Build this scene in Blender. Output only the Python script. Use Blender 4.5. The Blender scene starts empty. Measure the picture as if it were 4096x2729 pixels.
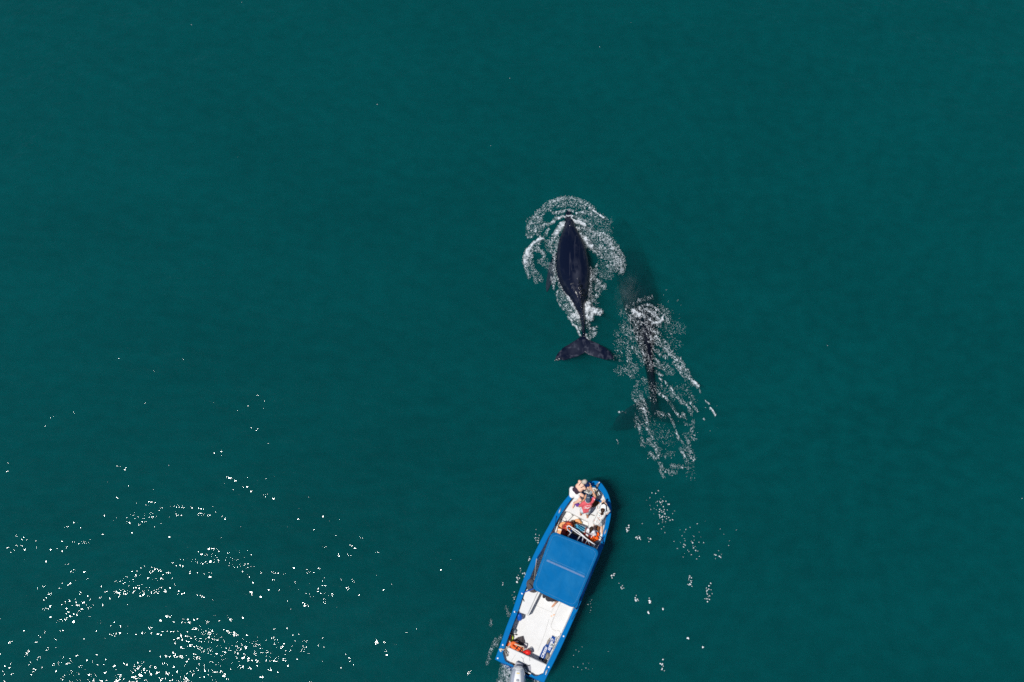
import bpy, bmesh, math, random
import numpy as np
from mathutils import Vector, Matrix

random.seed(7)
R = math.radians
sc = bpy.context.scene
col = sc.collection

# ------------------------------------------------------------------ camera
TILT = R(18.0)          # the drone looks almost straight down
DIST = 31.9             # metres to the water along the view axis
LENS = 28.0
FPX = LENS / 36 * 4096.0
CS, SN = math.cos(TILT), math.sin(TILT)
CAM = Vector((0, -SN * DIST, CS * DIST))
cam = bpy.data.cameras.new('camera')
cam.lens = LENS
cam.sensor_width = 36
cam.clip_start = 0.5
cam.clip_end = 6000
cam_o = bpy.data.objects.new('camera', cam)
cam_o.location = CAM
cam_o.rotation_euler = (TILT, 0, 0)
col.objects.link(cam_o)
sc.camera = cam_o

def at(px, py, z=0.0):
    """point of the place at height z seen at source pixel (px, py)"""
    x = (px - 2048.0) / FPX
    y = -(py - 1364.5) / FPX
    d = Vector((x, y * CS + SN, y * SN - CS))
    t = (z - CAM.z) / d.z
    return CAM + d * t

# ------------------------------------------------------------------ light
SUN = Vector((-0.4545, -0.2241, 1.1243)).normalized()
elev = math.asin(SUN.z)
azim = math.atan2(SUN.x, SUN.y)
w = bpy.data.worlds.new('World')
sc.world = w
w.use_nodes = True
nt = w.node_tree
bg = nt.nodes['Background']
sky = nt.nodes.new('ShaderNodeTexSky')
sky.sky_type = 'NISHITA'
sky.sun_disc = False
sky.sun_elevation = elev
sky.sun_rotation = azim
sky.dust_density = 0.15
nt.links.new(sky.outputs[0], bg.inputs[0])
bg.inputs[1].default_value = 0.075
sun = bpy.data.lights.new('sun', 'SUN')
sun.energy = 4.4
sun.angle = R(0.5)
sun.color = (1.0, 0.965, 0.91)
sun_o = bpy.data.objects.new('sun', sun)
sun_o.rotation_euler = SUN.to_track_quat('Z', 'Y').to_euler()
sun_o.location = (-20, -10, 40)
col.objects.link(sun_o)

vs = sc.view_settings
vs.view_transform = 'Standard'
vs.look = 'None'
vs.exposure = 0
vs.gamma = 1
vs.use_curve_mapping = False
cy = sc.cycles
cy.use_denoising = False
cy.filter_width = 1.6
cy.sample_clamp_direct = 30
cy.max_bounces = 8
cy.diffuse_bounces = 3
cy.glossy_bounces = 3
cy.transparent_max_bounces = 12
cy.volume_bounces = 2
cy.caustics_reflective = False
cy.caustics_refractive = False
cy.sample_clamp_indirect = 6

# ------------------------------------------------------------------ materials
def N(t, kind, **kw):
    n = t.nodes.new(kind)
    for k, v in kw.items():
        setattr(n, k, v)
    return n

def mat(name, c, rough=0.5, metal=0.0, var=0.0, scale=6.0, c2=None, bump=0.0, bscale=40.0, spec=0.16, sheen=0.0, coat=0.0):
    m = bpy.data.materials.new(name)
    m.use_nodes = True
    t = m.node_tree
    b = t.nodes['Principled BSDF']
    b.inputs['Base Color'].default_value = (*c, 1)
    b.inputs['Roughness'].default_value = rough
    b.inputs['Metallic'].default_value = metal
    b.inputs['Specular IOR Level'].default_value = spec
    if coat:
        b.inputs['Coat Weight'].default_value = coat
        b.inputs['Coat Roughness'].default_value = 0.12
    tc = N(t, 'ShaderNodeTexCoord')
    if var or c2:
        n = N(t, 'ShaderNodeTexNoise')
        n.inputs['Scale'].default_value = scale
        n.inputs['Detail'].default_value = 6
        n.inputs['Roughness'].default_value = 0.65
        t.links.new(tc.outputs['Object'], n.inputs['Vector'])
        mr = N(t, 'ShaderNodeMapRange')
        mr.inputs['From Min'].default_value = 0.42
        mr.inputs['From Max'].default_value = 0.72
        mr.inputs['To Max'].default_value = 1.0 if c2 else var
        t.links.new(n.outputs['Fac'], mr.inputs['Value'])
        mx = N(t, 'ShaderNodeMix', data_type='RGBA')
        mx.inputs['A'].default_value = (*c, 1)
        d = c2 if c2 else tuple(x * 0.35 for x in c)
        mx.inputs['B'].default_value = (*d, 1)
        if c2:
            mr.inputs['To Max'].default_value = var if var else 1.0
        t.links.new(mr.outputs['Result'], mx.inputs['Factor'])
        t.links.new(mx.outputs['Result'], b.inputs['Base Color'])
    if bump:
        n2 = N(t, 'ShaderNodeTexNoise')
        n2.inputs['Scale'].default_value = bscale
        n2.inputs['Detail'].default_value = 3
        t.links.new(tc.outputs['Object'], n2.inputs['Vector'])
        bp = N(t, 'ShaderNodeBump')
        bp.inputs['Strength'].default_value = 1.0
        bp.inputs['Distance'].default_value = bump
        t.links.new(n2.outputs['Fac'], bp.inputs['Height'])
        t.links.new(bp.outputs['Normal'], b.inputs['Normal'])
    return m

M = {}
M['blue_paint'] = mat('blue_paint', (0.001, 0.145, 0.40), 0.35, spec=0.03, var=0.6, scale=5, c2=(0.004, 0.115, 0.33), bump=0.0012, bscale=60)
M['hull_blue'] = mat('hull_blue', (0.002, 0.09, 0.34), 0.4, var=0.3, scale=3)
M['gelcoat'] = mat('gelcoat', (0.67, 0.67, 0.66), 0.4, var=0.6, scale=3.0, c2=(0.58, 0.575, 0.56), bump=0.0008, bscale=50)
M['gel_line'] = mat('gel_line', (0.50, 0.49, 0.48), 0.6)
M['canvas'] = mat('canvas', (0.002, 0.118, 0.32), 0.8, var=0.5, scale=1.3, c2=(0.02, 0.175, 0.38), bump=0.06, bscale=2.2, spec=0.04)
M['seam'] = mat('seam', (0.05, 0.22, 0.46), 0.8)
M['zip'] = mat('zip', (0.13, 0.22, 0.40), 0.7, var=0.5, scale=20)
M['steel'] = mat('steel', (0.62, 0.62, 0.64), 0.3, metal=0.7)
M['white_tube'] = mat('white_tube', (0.72, 0.72, 0.74), 0.35)
M['rope_blue'] = mat('rope_blue', (0.006, 0.035, 0.13), 0.9)
M['rope_beige'] = mat('rope_beige', (0.62, 0.54, 0.42), 0.9, var=0.4, scale=60)
M['rope_dark'] = mat('rope_dark', (0.02, 0.02, 0.025), 0.8)
M['navy'] = mat('navy', (0.006, 0.02, 0.09), 0.35, var=0.3, scale=4)
M['black'] = mat('black', (0.012, 0.012, 0.015), 0.5)
M['grey_cloth'] = mat('grey_cloth', (0.085, 0.075, 0.08), 0.95, var=0.5, scale=14, bump=0.006, bscale=18)
M['orange'] = mat('orange', (0.85, 0.16, 0.04), 0.7, var=0.25, scale=9, bump=0.003, bscale=20)
M['orange_bright'] = mat('orange_bright', (0.9, 0.12, 0.01), 0.35, var=0.2, scale=9)
M['peach'] = mat('peach', (0.85, 0.42, 0.19), 0.8, var=0.3, scale=9, bump=0.003, bscale=20)
M['red_cloth'] = mat('red_cloth', (0.40, 0.045, 0.035), 0.8, var=0.3, scale=9, bump=0.003, bscale=20)
M['red_buoy'] = mat('red_buoy', (0.72, 0.025, 0.02), 0.3, var=0.3, scale=7)
M['fender'] = mat('fender', (0.006, 0.09, 0.42), 0.35, var=0.3, scale=7)
M['lid_blue'] = mat('lid_blue', (0.05, 0.30, 0.48), 0.45, var=0.25, scale=12, bump=0.001, bscale=80)
M['cool_blue'] = mat('cool_blue', (0.005, 0.07, 0.33), 0.4)
M['yellow'] = mat('yellow', (0.75, 0.78, 0.02), 0.4)
M['lime'] = mat('lime', (0.52, 0.66, 0.06), 0.5)
M['wood'] = mat('wood', (0.20, 0.075, 0.025), 0.5, var=0.8, scale=8, c2=(0.09, 0.03, 0.012), bump=0.002)
M['tan'] = mat('tan', (0.46, 0.28, 0.09), 0.8, var=0.4, scale=20)
M['fin_blue'] = mat('fin_blue', (0.004, 0.055, 0.25), 0.35, var=0.25, scale=6)
M['fin_tip'] = mat('fin_tip', (0.004, 0.012, 0.06), 0.4)
M['white'] = mat('white', (0.82, 0.82, 0.82), 0.5)
M['rubber_grey'] = mat('rubber_grey', (0.26, 0.235, 0.21), 0.7, var=0.5, scale=18)
M['jug'] = mat('jug', (0.24, 0.29, 0.31), 0.35, var=0.4, scale=14)
M['purple'] = mat('purple', (0.13, 0.035, 0.26), 0.8, var=0.4, scale=30, bump=0.003)
M['cowl'] = mat('cowl', (0.44, 0.47, 0.55), 0.16, metal=0.35, var=0.2, scale=4, coat=0.5)
M['cowl_top'] = mat('cowl_top', (0.74, 0.75, 0.76), 0.25, var=0.15, scale=4)
M['cowl_grey'] = mat('cowl_grey', (0.33, 0.33, 0.37), 0.4, var=0.2, scale=4)
M['sticker'] = mat('sticker', (0.75, 0.55, 0.16), 0.5)
# people
M['skin_pale'] = mat('skin_pale', (0.74, 0.47, 0.35), 0.5, var=0.5, scale=6, c2=(0.72, 0.33, 0.24))
M['skin_tan'] = mat('skin_tan', (0.54, 0.27, 0.155), 0.5, var=0.4, scale=9, c2=(0.42, 0.18, 0.09))
M['skin_mid'] = mat('skin_mid', (0.68, 0.43, 0.30), 0.5, var=0.3, scale=9, c2=(0.60, 0.33, 0.21))
M['hair_white'] = mat('hair_white', (0.56, 0.49, 0.42), 0.7, var=0.8, scale=30, c2=(0.34, 0.28, 0.23), bump=0.006, bscale=60)
M['hair_dark'] = mat('hair_dark', (0.035, 0.018, 0.012), 0.45, var=0.6, scale=30, c2=(0.075, 0.04, 0.026), bump=0.005, bscale=70)
M['tank'] = mat('tank', (0.045, 0.026, 0.045), 0.85, var=0.3, scale=12, bump=0.004, bscale=25)
M['skirt'] = mat('skirt', (0.80, 0.79, 0.78), 0.85, bump=0.012, bscale=22)
M['coral'] = mat('coral', (0.66, 0.105, 0.125), 0.85, var=0.35, scale=10, c2=(0.55, 0.09, 0.10), bump=0.007, bscale=16)
M['cap_grey'] = mat('cap_grey', (0.052, 0.085, 0.13), 0.8, var=0.3, scale=14)
M['short_grey'] = mat('short_grey', (0.55, 0.60, 0.64), 0.85, var=0.4, scale=12, bump=0.006, bscale=18)
M['white_shirt'] = mat('white_shirt', (0.78, 0.77, 0.80), 0.85, bump=0.006, bscale=18)
M['dark_shirt'] = mat('dark_shirt', (0.045, 0.042, 0.05), 0.85, var=0.4, scale=12, bump=0.006, bscale=18)
M['eye'] = mat('eye', (0.03, 0.02, 0.015), 0.2)
M['lip'] = mat('lip', (0.38, 0.12, 0.10), 0.5)

def floral():
    m = bpy.data.materials.new('floral')
    m.use_nodes = True
    t = m.node_tree
    b = t.nodes['Principled BSDF']
    b.inputs['Roughness'].default_value = 0.85
    tc = N(t, 'ShaderNodeTexCoord')
    v = N(t, 'ShaderNodeTexVoronoi')
    v.inputs['Scale'].default_value = 17
    t.links.new(tc.outputs['Object'], v.inputs['Vector'])
    r1 = N(t, 'ShaderNodeValToRGB')
    r1.color_ramp.elements[0].color = (0.45, 0.13, 0.10, 1)
    r1.color_ramp.elements[1].color = (0.10, 0.19, 0.22, 1)
    e = r1.color_ramp.elements.new(0.5)
    e.color = (0.40, 0.33, 0.25, 1)
    sep = N(t, 'ShaderNodeSeparateColor')
    t.links.new(v.outputs['Color'], sep.inputs[0])
    t.links.new(sep.outputs[0], r1.inputs[0])
    mr = N(t, 'ShaderNodeMapRange')
    mr.inputs['From Min'].default_value = 0.30
    mr.inputs['From Max'].default_value = 0.42
    mr.inputs['To Min'].default_value = 1
    mr.inputs['To Max'].default_value = 0
    t.links.new(v.outputs['Distance'], mr.inputs['Value'])
    mx = N(t, 'ShaderNodeMix', data_type='RGBA')
    mx.inputs['A'].default_value = (0.70, 0.69, 0.66, 1)
    t.links.new(mr.outputs['Result'], mx.inputs['Factor'])
    t.links.new(r1.outputs[0], mx.inputs['B'])
    t.links.new(mx.outputs['Result'], b.inputs['Base Color'])
    return m
M['floral'] = floral()

# ------------------------------------------------------------------ mesh helpers
def tag(o, label=None, cat=None, group=None, kind=None):
    if label: o['label'] = label
    if cat: o['category'] = cat
    if group: o['group'] = group
    if kind: o['kind'] = kind
    return o

def link(name, me, parent=None):
    o = bpy.data.objects.new(name, me)
    col.objects.link(o)
    if parent is not None:
        o.parent = parent
    return o

def origin_of(p):
    v = Vector((0, 0, 0))
    while p is not None:
        v += p.location
        p = p.parent
    return v

def mk(name, vf, m, parent=None, smooth=False, local=False, flip=False):
    """link (verts, faces) as ONE mesh object; verts are in world space unless local"""
    vs_, fs_ = vf
    if parent is not None and not local:
        o0 = origin_of(parent)
        vs_ = [Vector(v) - o0 for v in vs_]
    me = bpy.data.meshes.new(name)
    me.from_pydata([tuple(v) for v in vs_], [], [tuple(f) for f in fs_])
    bm = bmesh.new()
    bm.from_mesh(me)
    bmesh.ops.recalc_face_normals(bm, faces=bm.faces)
    bm.to_mesh(me)
    bm.free()
    if smooth:
        me.polygons.foreach_set('use_smooth', [True] * len(me.polygons))
    me.materials.append(M[m] if isinstance(m, str) else m)
    return link(name, me, parent)

def empty(name, loc, label=None, cat=None, group=None):
    e = bpy.data.objects.new(name, None)
    e.empty_display_size = 0.1
    e.location = loc
    col.objects.link(e)
    return tag(e, label, cat, group)

def join(*vfs):
    V, F = [], []
    for v, f in vfs:
        n = len(V)
        V += [Vector(x) for x in v]
        F += [tuple(i + n for i in q) for q in f]
    return V, F

def xf(vf, mtx):
    return [mtx @ Vector(v) for v in vf[0]], vf[1]

def box(c, s, mtx=None, bev=0.0):
    """box of size s about c with its vertical and top edges chamfered"""
    x, y, z = s[0] / 2, s[1] / 2, s[2] / 2
    b = min(bev, x * 0.9, y * 0.9, z * 0.9)
    def ring(ix, iy, zz):
        c_ = max(b, 1e-4) if b else 0
        if not b:
            return [(-ix, -iy, zz), (ix, -iy, zz), (ix, iy, zz), (-ix, iy, zz)]
        return [(-ix + c_, -iy, zz), (ix - c_, -iy, zz), (ix, -iy + c_, zz), (ix, iy - c_, zz),
                (ix - c_, iy, zz), (-ix + c_, iy, zz), (-ix, iy - c_, zz), (-ix, -iy + c_, zz)]
    if b:
        rs = [ring(x, y, -z), ring(x, y, z - b), ring(x - b, y - b, z)]
    else:
        rs = [ring(x, y, -z), ring(x, y, z)]
    vf = loft(rs, True, True)
    mt = Matrix.Translation(Vector(c)) @ (mtx.to_4x4() if mtx is not None else Matrix.Identity(4))
    return xf(vf, mt)

def loft(rings, cap0=True, cap1=True, closed=True):
    n = len(rings[0])
    V = [Vector(p) for r in rings for p in r]
    F = []
    for i in range(len(rings) - 1):
        for j in range(n if closed else n - 1):
            k = (j + 1) % n
            F.append((i * n + j, i * n + k, (i + 1) * n + k, (i + 1) * n + j))
    if cap0: F.append(tuple(range(n))[::-1])
    if cap1: F.append(tuple((len(rings) - 1) * n + j for j in range(n)))
    return V, F

def prism(poly, z0, z1, bev=0.0):
    a = [(p[0], p[1], z0) for p in poly]
    if bev:
        ins = inset(poly, bev)
        return loft([a, [(p[0], p[1], z1 - bev) for p in poly], [(p[0], p[1], z1) for p in ins]])
    return loft([a, [(p[0], p[1], z1) for p in poly]])

def inset(poly, d):
    n = len(poly)
    A = sum(poly[i][0] * poly[(i + 1) % n][1] - poly[(i + 1) % n][0] * poly[i][1] for i in range(n))
    s = 1 if A > 0 else -1
    out = []
    for i in range(n):
        p, q, r = Vector(poly[i - 1][:2]), Vector(poly[i][:2]), Vector(poly[(i + 1) % n][:2])
        e1, e2 = (q - p), (r - q)
        if e1.length < 1e-9: e1 = e2
        if e2.length < 1e-9: e2 = e1
        e1, e2 = e1.normalized(), e2.normalized()
        n1, n2 = Vector((-e1.y, e1.x)) * s, Vector((-e2.y, e2.x)) * s
        b = n1 + n2
        if b.length < 1e-6: b = n1
        b = b.normalized()
        k = d / max(0.5, b.dot(n1))
        out.append(q + b * k)
    return out

def tube(pts, r, n=8, caps=True):
    pts = [Vector(p) for p in pts]
    rs = r if isinstance(r, (list, tuple)) else [r] * len(pts)
    rings = []
    up = None
    for i, p in enumerate(pts):
        d = (pts[min(i + 1, len(pts) - 1)] - pts[max(i - 1, 0)])
        d = d.normalized() if d.length > 1e-9 else Vector((0, 0, 1))
        if up is None:
            up = Vector((0, 0, 1)) if abs(d.z) < 0.9 else Vector((1, 0, 0))
        x = d.cross(up)
        if x.length < 1e-6: x = d.orthogonal()
        x.normalize()
        up = x.cross(d).normalized()
        rings.append([p + (x * math.cos(2 * math.pi * k / n) + up * math.sin(2 * math.pi * k / n)) * rs[i] for k in range(n)])
    return loft(rings, caps, caps)

def curve(pts, sub=6):
    """Catmull-Rom through pts"""
    P = [Vector(p) for p in pts]
    out = []
    for i in range(len(P) - 1):
        a, b, c, d = P[max(i - 1, 0)], P[i], P[i + 1], P[min(i + 2, len(P) - 1)]
        for k in range(sub):
            t = k / sub
            out.append(0.5 * ((2 * b) + (c - a) * t + (2 * a - 5 * b + 4 * c - d) * t * t + (3 * b - a - 3 * c + d) * t ** 3))
    out.append(P[-1])
    return out

def ell(c, r, mtx=None, n=14, m=9):
    rings = []
    for i in range(1, m):
        a = math.pi * i / m
        rings.append([(r[0] * math.sin(a) * math.cos(2 * math.pi * k / n), r[1] * math.sin(a) * math.sin(2 * math.pi * k / n), r[2] * math.cos(a)) for k in range(n)])
    V, F = loft(rings, False, False)
    V += [Vector((0, 0, r[2])), Vector((0, 0, -r[2]))]
    t, b = len(V) - 2, len(V) - 1
    for k in range(n):
        F.append((t, (k + 1) % n, k))
        o = (len(rings) - 1) * n
        F.append((b, o + k, o + (k + 1) % n))
    mt = Matrix.Translation(Vector(c)) @ (mtx.to_4x4() if mtx is not None else Matrix.Identity(4))
    return xf((V, F), mt)

def tcap(p0, r0, p1, r1, n=12):
    """tapered capsule"""
    p0, p1 = Vector(p0), Vector(p1)
    d = (p1 - p0)
    L = d.length
    if L < 1e-6:
        return ell(p0, (r0, r0, r0))
    d /= L
    pts, rs = [], []
    for a in (-0.98, -0.75, -0.4): pts.append(p0 + d * r0 * a); rs.append(r0 * math.sqrt(1 - a * a))
    pts += [p0, p1]; rs += [r0, r1]
    for a in (0.4, 0.75, 0.98): pts.append(p1 + d * r1 * a); rs.append(r1 * math.sqrt(1 - a * a))
    return tube(pts, rs, n)

def fuse(name, vf, m, parent=None, voxel=0.01, smooth=3):
    """union of overlapping closed shapes as one continuous skin"""
    o = mk('tmp', vf, m, parent)
    md = o.modifiers.new('r', 'REMESH'); md.mode = 'VOXEL'; md.voxel_size = voxel; md.use_smooth_shade = True
    ms = o.modifiers.new('s', 'SMOOTH'); ms.iterations = smooth; ms.factor = 0.5
    dg = bpy.context.evaluated_depsgraph_get()
    dg.update()
    me = bpy.data.meshes.new_from_object(o.evaluated_get(dg))
    me.name = name
    old = o.data
    bpy.data.objects.remove(o)
    bpy.data.meshes.remove(old)
    if not me.materials:
        me.materials.append(M[m] if isinstance(m, str) else m)
    me.polygons.foreach_set('use_smooth', [True] * len(me.polygons))
    return link(name, me, parent)

# value noise on arrays
_rng = np.random.default_rng(11)
_LAT = _rng.random((256, 256))
def vnoise(x, y, seed=0):
    x = x + seed * 17.31; y = y + seed * 9.77
    xi = np.floor(x).astype(int); yi = np.floor(y).astype(int)
    fx = x - xi; fy = y - yi
    fx = fx * fx * (3 - 2 * fx); fy = fy * fy * (3 - 2 * fy)
    g = lambda a, b: _LAT[a & 255, b & 255]
    return (g(xi, yi) * (1 - fx) + g(xi + 1, yi) * fx) * (1 - fy) + (g(xi, yi + 1) * (1 - fx) + g(xi + 1, yi + 1) * fx) * fy
def fbm(x, y, o=4, seed=0):
    s = 0; a = 0.5; t = 0
    for k in range(o):
        s = s + a * vnoise(x * 2 ** k, y * 2 ** k, seed + k * 3); t += a; a *= 0.55
    return s / t
def ridged(x, y, o=4, seed=0):
    s = 0; a = 0.5; t = 0
    for k in range(o):
        s = s + a * (1 - np.abs(2 * vnoise(x * 2 ** k, y * 2 ** k, seed + k * 5) - 1)); t += a; a *= 0.6
    return s / t
# ------------------------------------------------------------------ water
_wr = random.Random(5)
WAVES = []
for k in range(46):
    lam = 0.55 * (7.5 ** (k / 45.0))
    th = R(78) + _wr.gauss(0, 0.55)            # crests run mostly left-right
    slope = 0.011 * (0.7 + 0.6 * _wr.random())
    WAVES.append((2 * math.pi / lam * math.cos(th), 2 * math.pi / lam * math.sin(th), _wr.random() * 6.28, slope * lam / (2 * math.pi)))

def wave_h(x, y):
    h = 0
    for kx, ky, ph, a in WAVES:
        h = h + a * np.sin(kx * x + ky * y + ph)
    grp = 0.25 + 1.3 * fbm(x * 0.33 + 40, y * 0.6 + 40, 3, 2) ** 1.5
    h = h * grp
    # rings of swell pushed out to the right of the second whale
    dx, dy = x - RING.x, y - RING.y
    r = np.sqrt(dx * dx + dy * dy)
    ang = np.arctan2(dy, dx)
    sec = np.exp(-((ang + 0.25) / 1.0) ** 2) * np.clip((r - .9) / 1.2, 0, 1) * np.exp(-np.maximum(r - 2.0, 0) / 2.6)
    return h + 0.04 * sec * np.sin(2 * math.pi * (r + .25 * np.sin(ang * 3)) / 0.95)
RING = at(2500, 1260)

def water_material():
    m = bpy.data.materials.new('sea_water')
    m.use_nodes = True
    t = m.node_tree
    t.nodes.clear()
    out = N(t, 'ShaderNodeOutputMaterial')
    tc = N(t, 'ShaderNodeTexCoord')
    # ripples (metres): short chop gathered in patches
    def noise(scale, sx, sy, det=2, rot=0.0):
        mp = N(t, 'ShaderNodeMapping')
        mp.inputs['Scale'].default_value = (sx, sy, 1)
        mp.inputs['Rotation'].default_value = (0, 0, rot)
        t.links.new(tc.outputs['Object'], mp.inputs['Vector'])
        n = N(t, 'ShaderNodeTexNoise')
        n.inputs['Scale'].default_value = scale
        n.inputs['Detail'].default_value = det
        n.inputs['Roughness'].default_value = 0.5
        t.links.new(mp.outputs['Vector'], n.inputs['Vector'])
        return n.outputs['Fac']
    def math_(op, a, b):
        n = N(t, 'ShaderNodeMath', operation=op)
        for i, v in enumerate((a, b)):
            if isinstance(v, (int, float)): n.inputs[i].default_value = v
            else: t.links.new(v, n.inputs[i])
        return n.outputs[0]
    chop = noise(3.9, 0.9, 1.1, 1.5, 0.12)
    mid = noise(0.85, 0.7, 1.2, 1.0, 0.2)
    patch = noise(0.6, 0.55, 1.15, 3.5, 0.25)
    pr = N(t, 'ShaderNodeMapRange')
    pr.inputs['From Min'].default_value = 0.44
    pr.inputs['From Max'].default_value = 0.70
    pr.inputs['To Min'].default_value = 0.36
    pr.inputs['To Max'].default_value = 1.0
    t.links.new(patch, pr.inputs['Value'])
    h = math_('ADD', math_('MULTIPLY', math_('MULTIPLY', chop, pr.outputs[0]), CHOP), math_('MULTIPLY', mid, MID))
    bp = N(t, 'ShaderNodeBump')
    bp.inputs['Strength'].default_value = 1.0
    bp.inputs['Distance'].default_value = 1.0
    t.links.new(h, bp.inputs['Height'])
    fr = N(t, 'ShaderNodeFresnel')
    fr.inputs['IOR'].default_value = 1.333
    t.links.new(bp.outputs['Normal'], fr.inputs['Normal'])
    gl = N(t, 'ShaderNodeBsdfGlossy', distribution='BECKMANN')
    gl.inputs['Roughness'].default_value = 0.052
    t.links.new(bp.outputs['Normal'], gl.inputs['Normal'])
    # noise painted into the transmission colour, standing in for light gathered by ripples
    rp = math_('ADD', math_('MULTIPLY', noise(1.9, 0.8, 1.2, 4.0), 0.65), math_('MULTIPLY', noise(0.22, 0.55, 1.3, 4.0, 0.2), 0.35))
    rm = N(t, 'ShaderNodeMapRange')
    rm.inputs['From Min'].default_value = 0.36
    rm.inputs['From Max'].default_value = 0.62
    rm.inputs['To Min'].default_value = 0.86
    rm.inputs['To Max'].default_value = 1.0
    t.links.new(rp, rm.inputs['Value'])
    cc = N(t, 'ShaderNodeCombineColor')
    for i in range(3): t.links.new(rm.outputs[0], cc.inputs[i])
    tr = N(t, 'ShaderNodeBsdfTransparent')
    t.links.new(cc.outputs[0], tr.inputs['Color'])
    mx = N(t, 'ShaderNodeMixShader')
    t.links.new(fr.outputs[0], mx.inputs[0])
    t.links.new(tr.outputs[0], mx.inputs[1])
    t.links.new(gl.outputs[0], mx.inputs[2])
    t.links.new(mx.outputs[0], out.inputs['Surface'])
    ab = N(t, 'ShaderNodeVolumeAbsorption')
    ab.inputs['Color'].default_value = ABS
    ab.inputs['Density'].default_value = ABSD
    sca = N(t, 'ShaderNodeVolumeScatter')
    sca.inputs['Color'].default_value = SCA
    sca.inputs['Density'].default_value = SCAD
    ad = N(t, 'ShaderNodeAddShader')
    t.links.new(ab.outputs[0], ad.inputs[0])
    t.links.new(sca.outputs[0], ad.inputs[1])
    t.links.new(ad.outputs[0], out.inputs['Volume'])
    return m

CHOP, MID = 0.068, 0.022
ABS, ABSD = (0.0, 0.60, 0.63, 1), 0.80
SCA, SCAD = (0.002, 0.59, 0.605, 1), 0.26

def axis(lo, hi, step, far):
    a = list(np.arange(lo, hi + 1e-6, step))
    g = step
    e = hi
    up = []
    while e < far:
        g *= 1.7; e += g; up.append(e)
    g = step; e = lo; dn = []
    while e > -far:
        g *= 1.7; e -= g; dn.append(e)
    return np.array(dn[::-1] + a + up)

def build_water():
    X = axis(-24, 24, 0.125, 2500)
    Y = axis(-19, 17, 0.125, 2500)
    gx, gy = np.meshgrid(X, Y, indexing='ij')
    edge = np.clip((30 - np.maximum(np.abs(gx), np.abs(gy + 1))) / 6, 0, 1)
    z = wave_h(gx, gy) * edge
    nx, ny = gx.shape
    top = np.stack([gx, gy, z], -1).reshape(-1, 3)
    idx = np.arange(nx * ny).reshape(nx, ny)
    q = np.stack([idx[:-1, :-1], idx[1:, :-1], idx[1:, 1:], idx[:-1, 1:]], -1).reshape(-1, 4)
    # skirt and bottom close the body of water
    ring = list(idx[:, 0]) + list(idx[-1, 1:]) + list(idx[-2::-1, -1]) + list(idx[0, -2:0:-1])
    n0 = len(top)
    low = top[ring].copy(); low[:, 2] = -40
    V = np.concatenate([top, low])
    F = q.tolist()
    m = len(ring)
    for i in range(m):
        j = (i + 1) % m
        F.append([ring[j], ring[i], n0 + i, n0 + j])
    F.append([n0 + i for i in range(m)][::-1])
    me = bpy.data.meshes.new('water')
    me.from_pydata(V.tolist(), [], F)
    me.polygons.foreach_set('use_smooth', [True] * len(q) + [False] * (m + 1))
    me.materials.append(water_material())
    o = link('water', me)
    tag(o, 'deep teal green sea with small ripples and sun glitter', 'water', kind='structure')
    return o
build_water()
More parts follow.
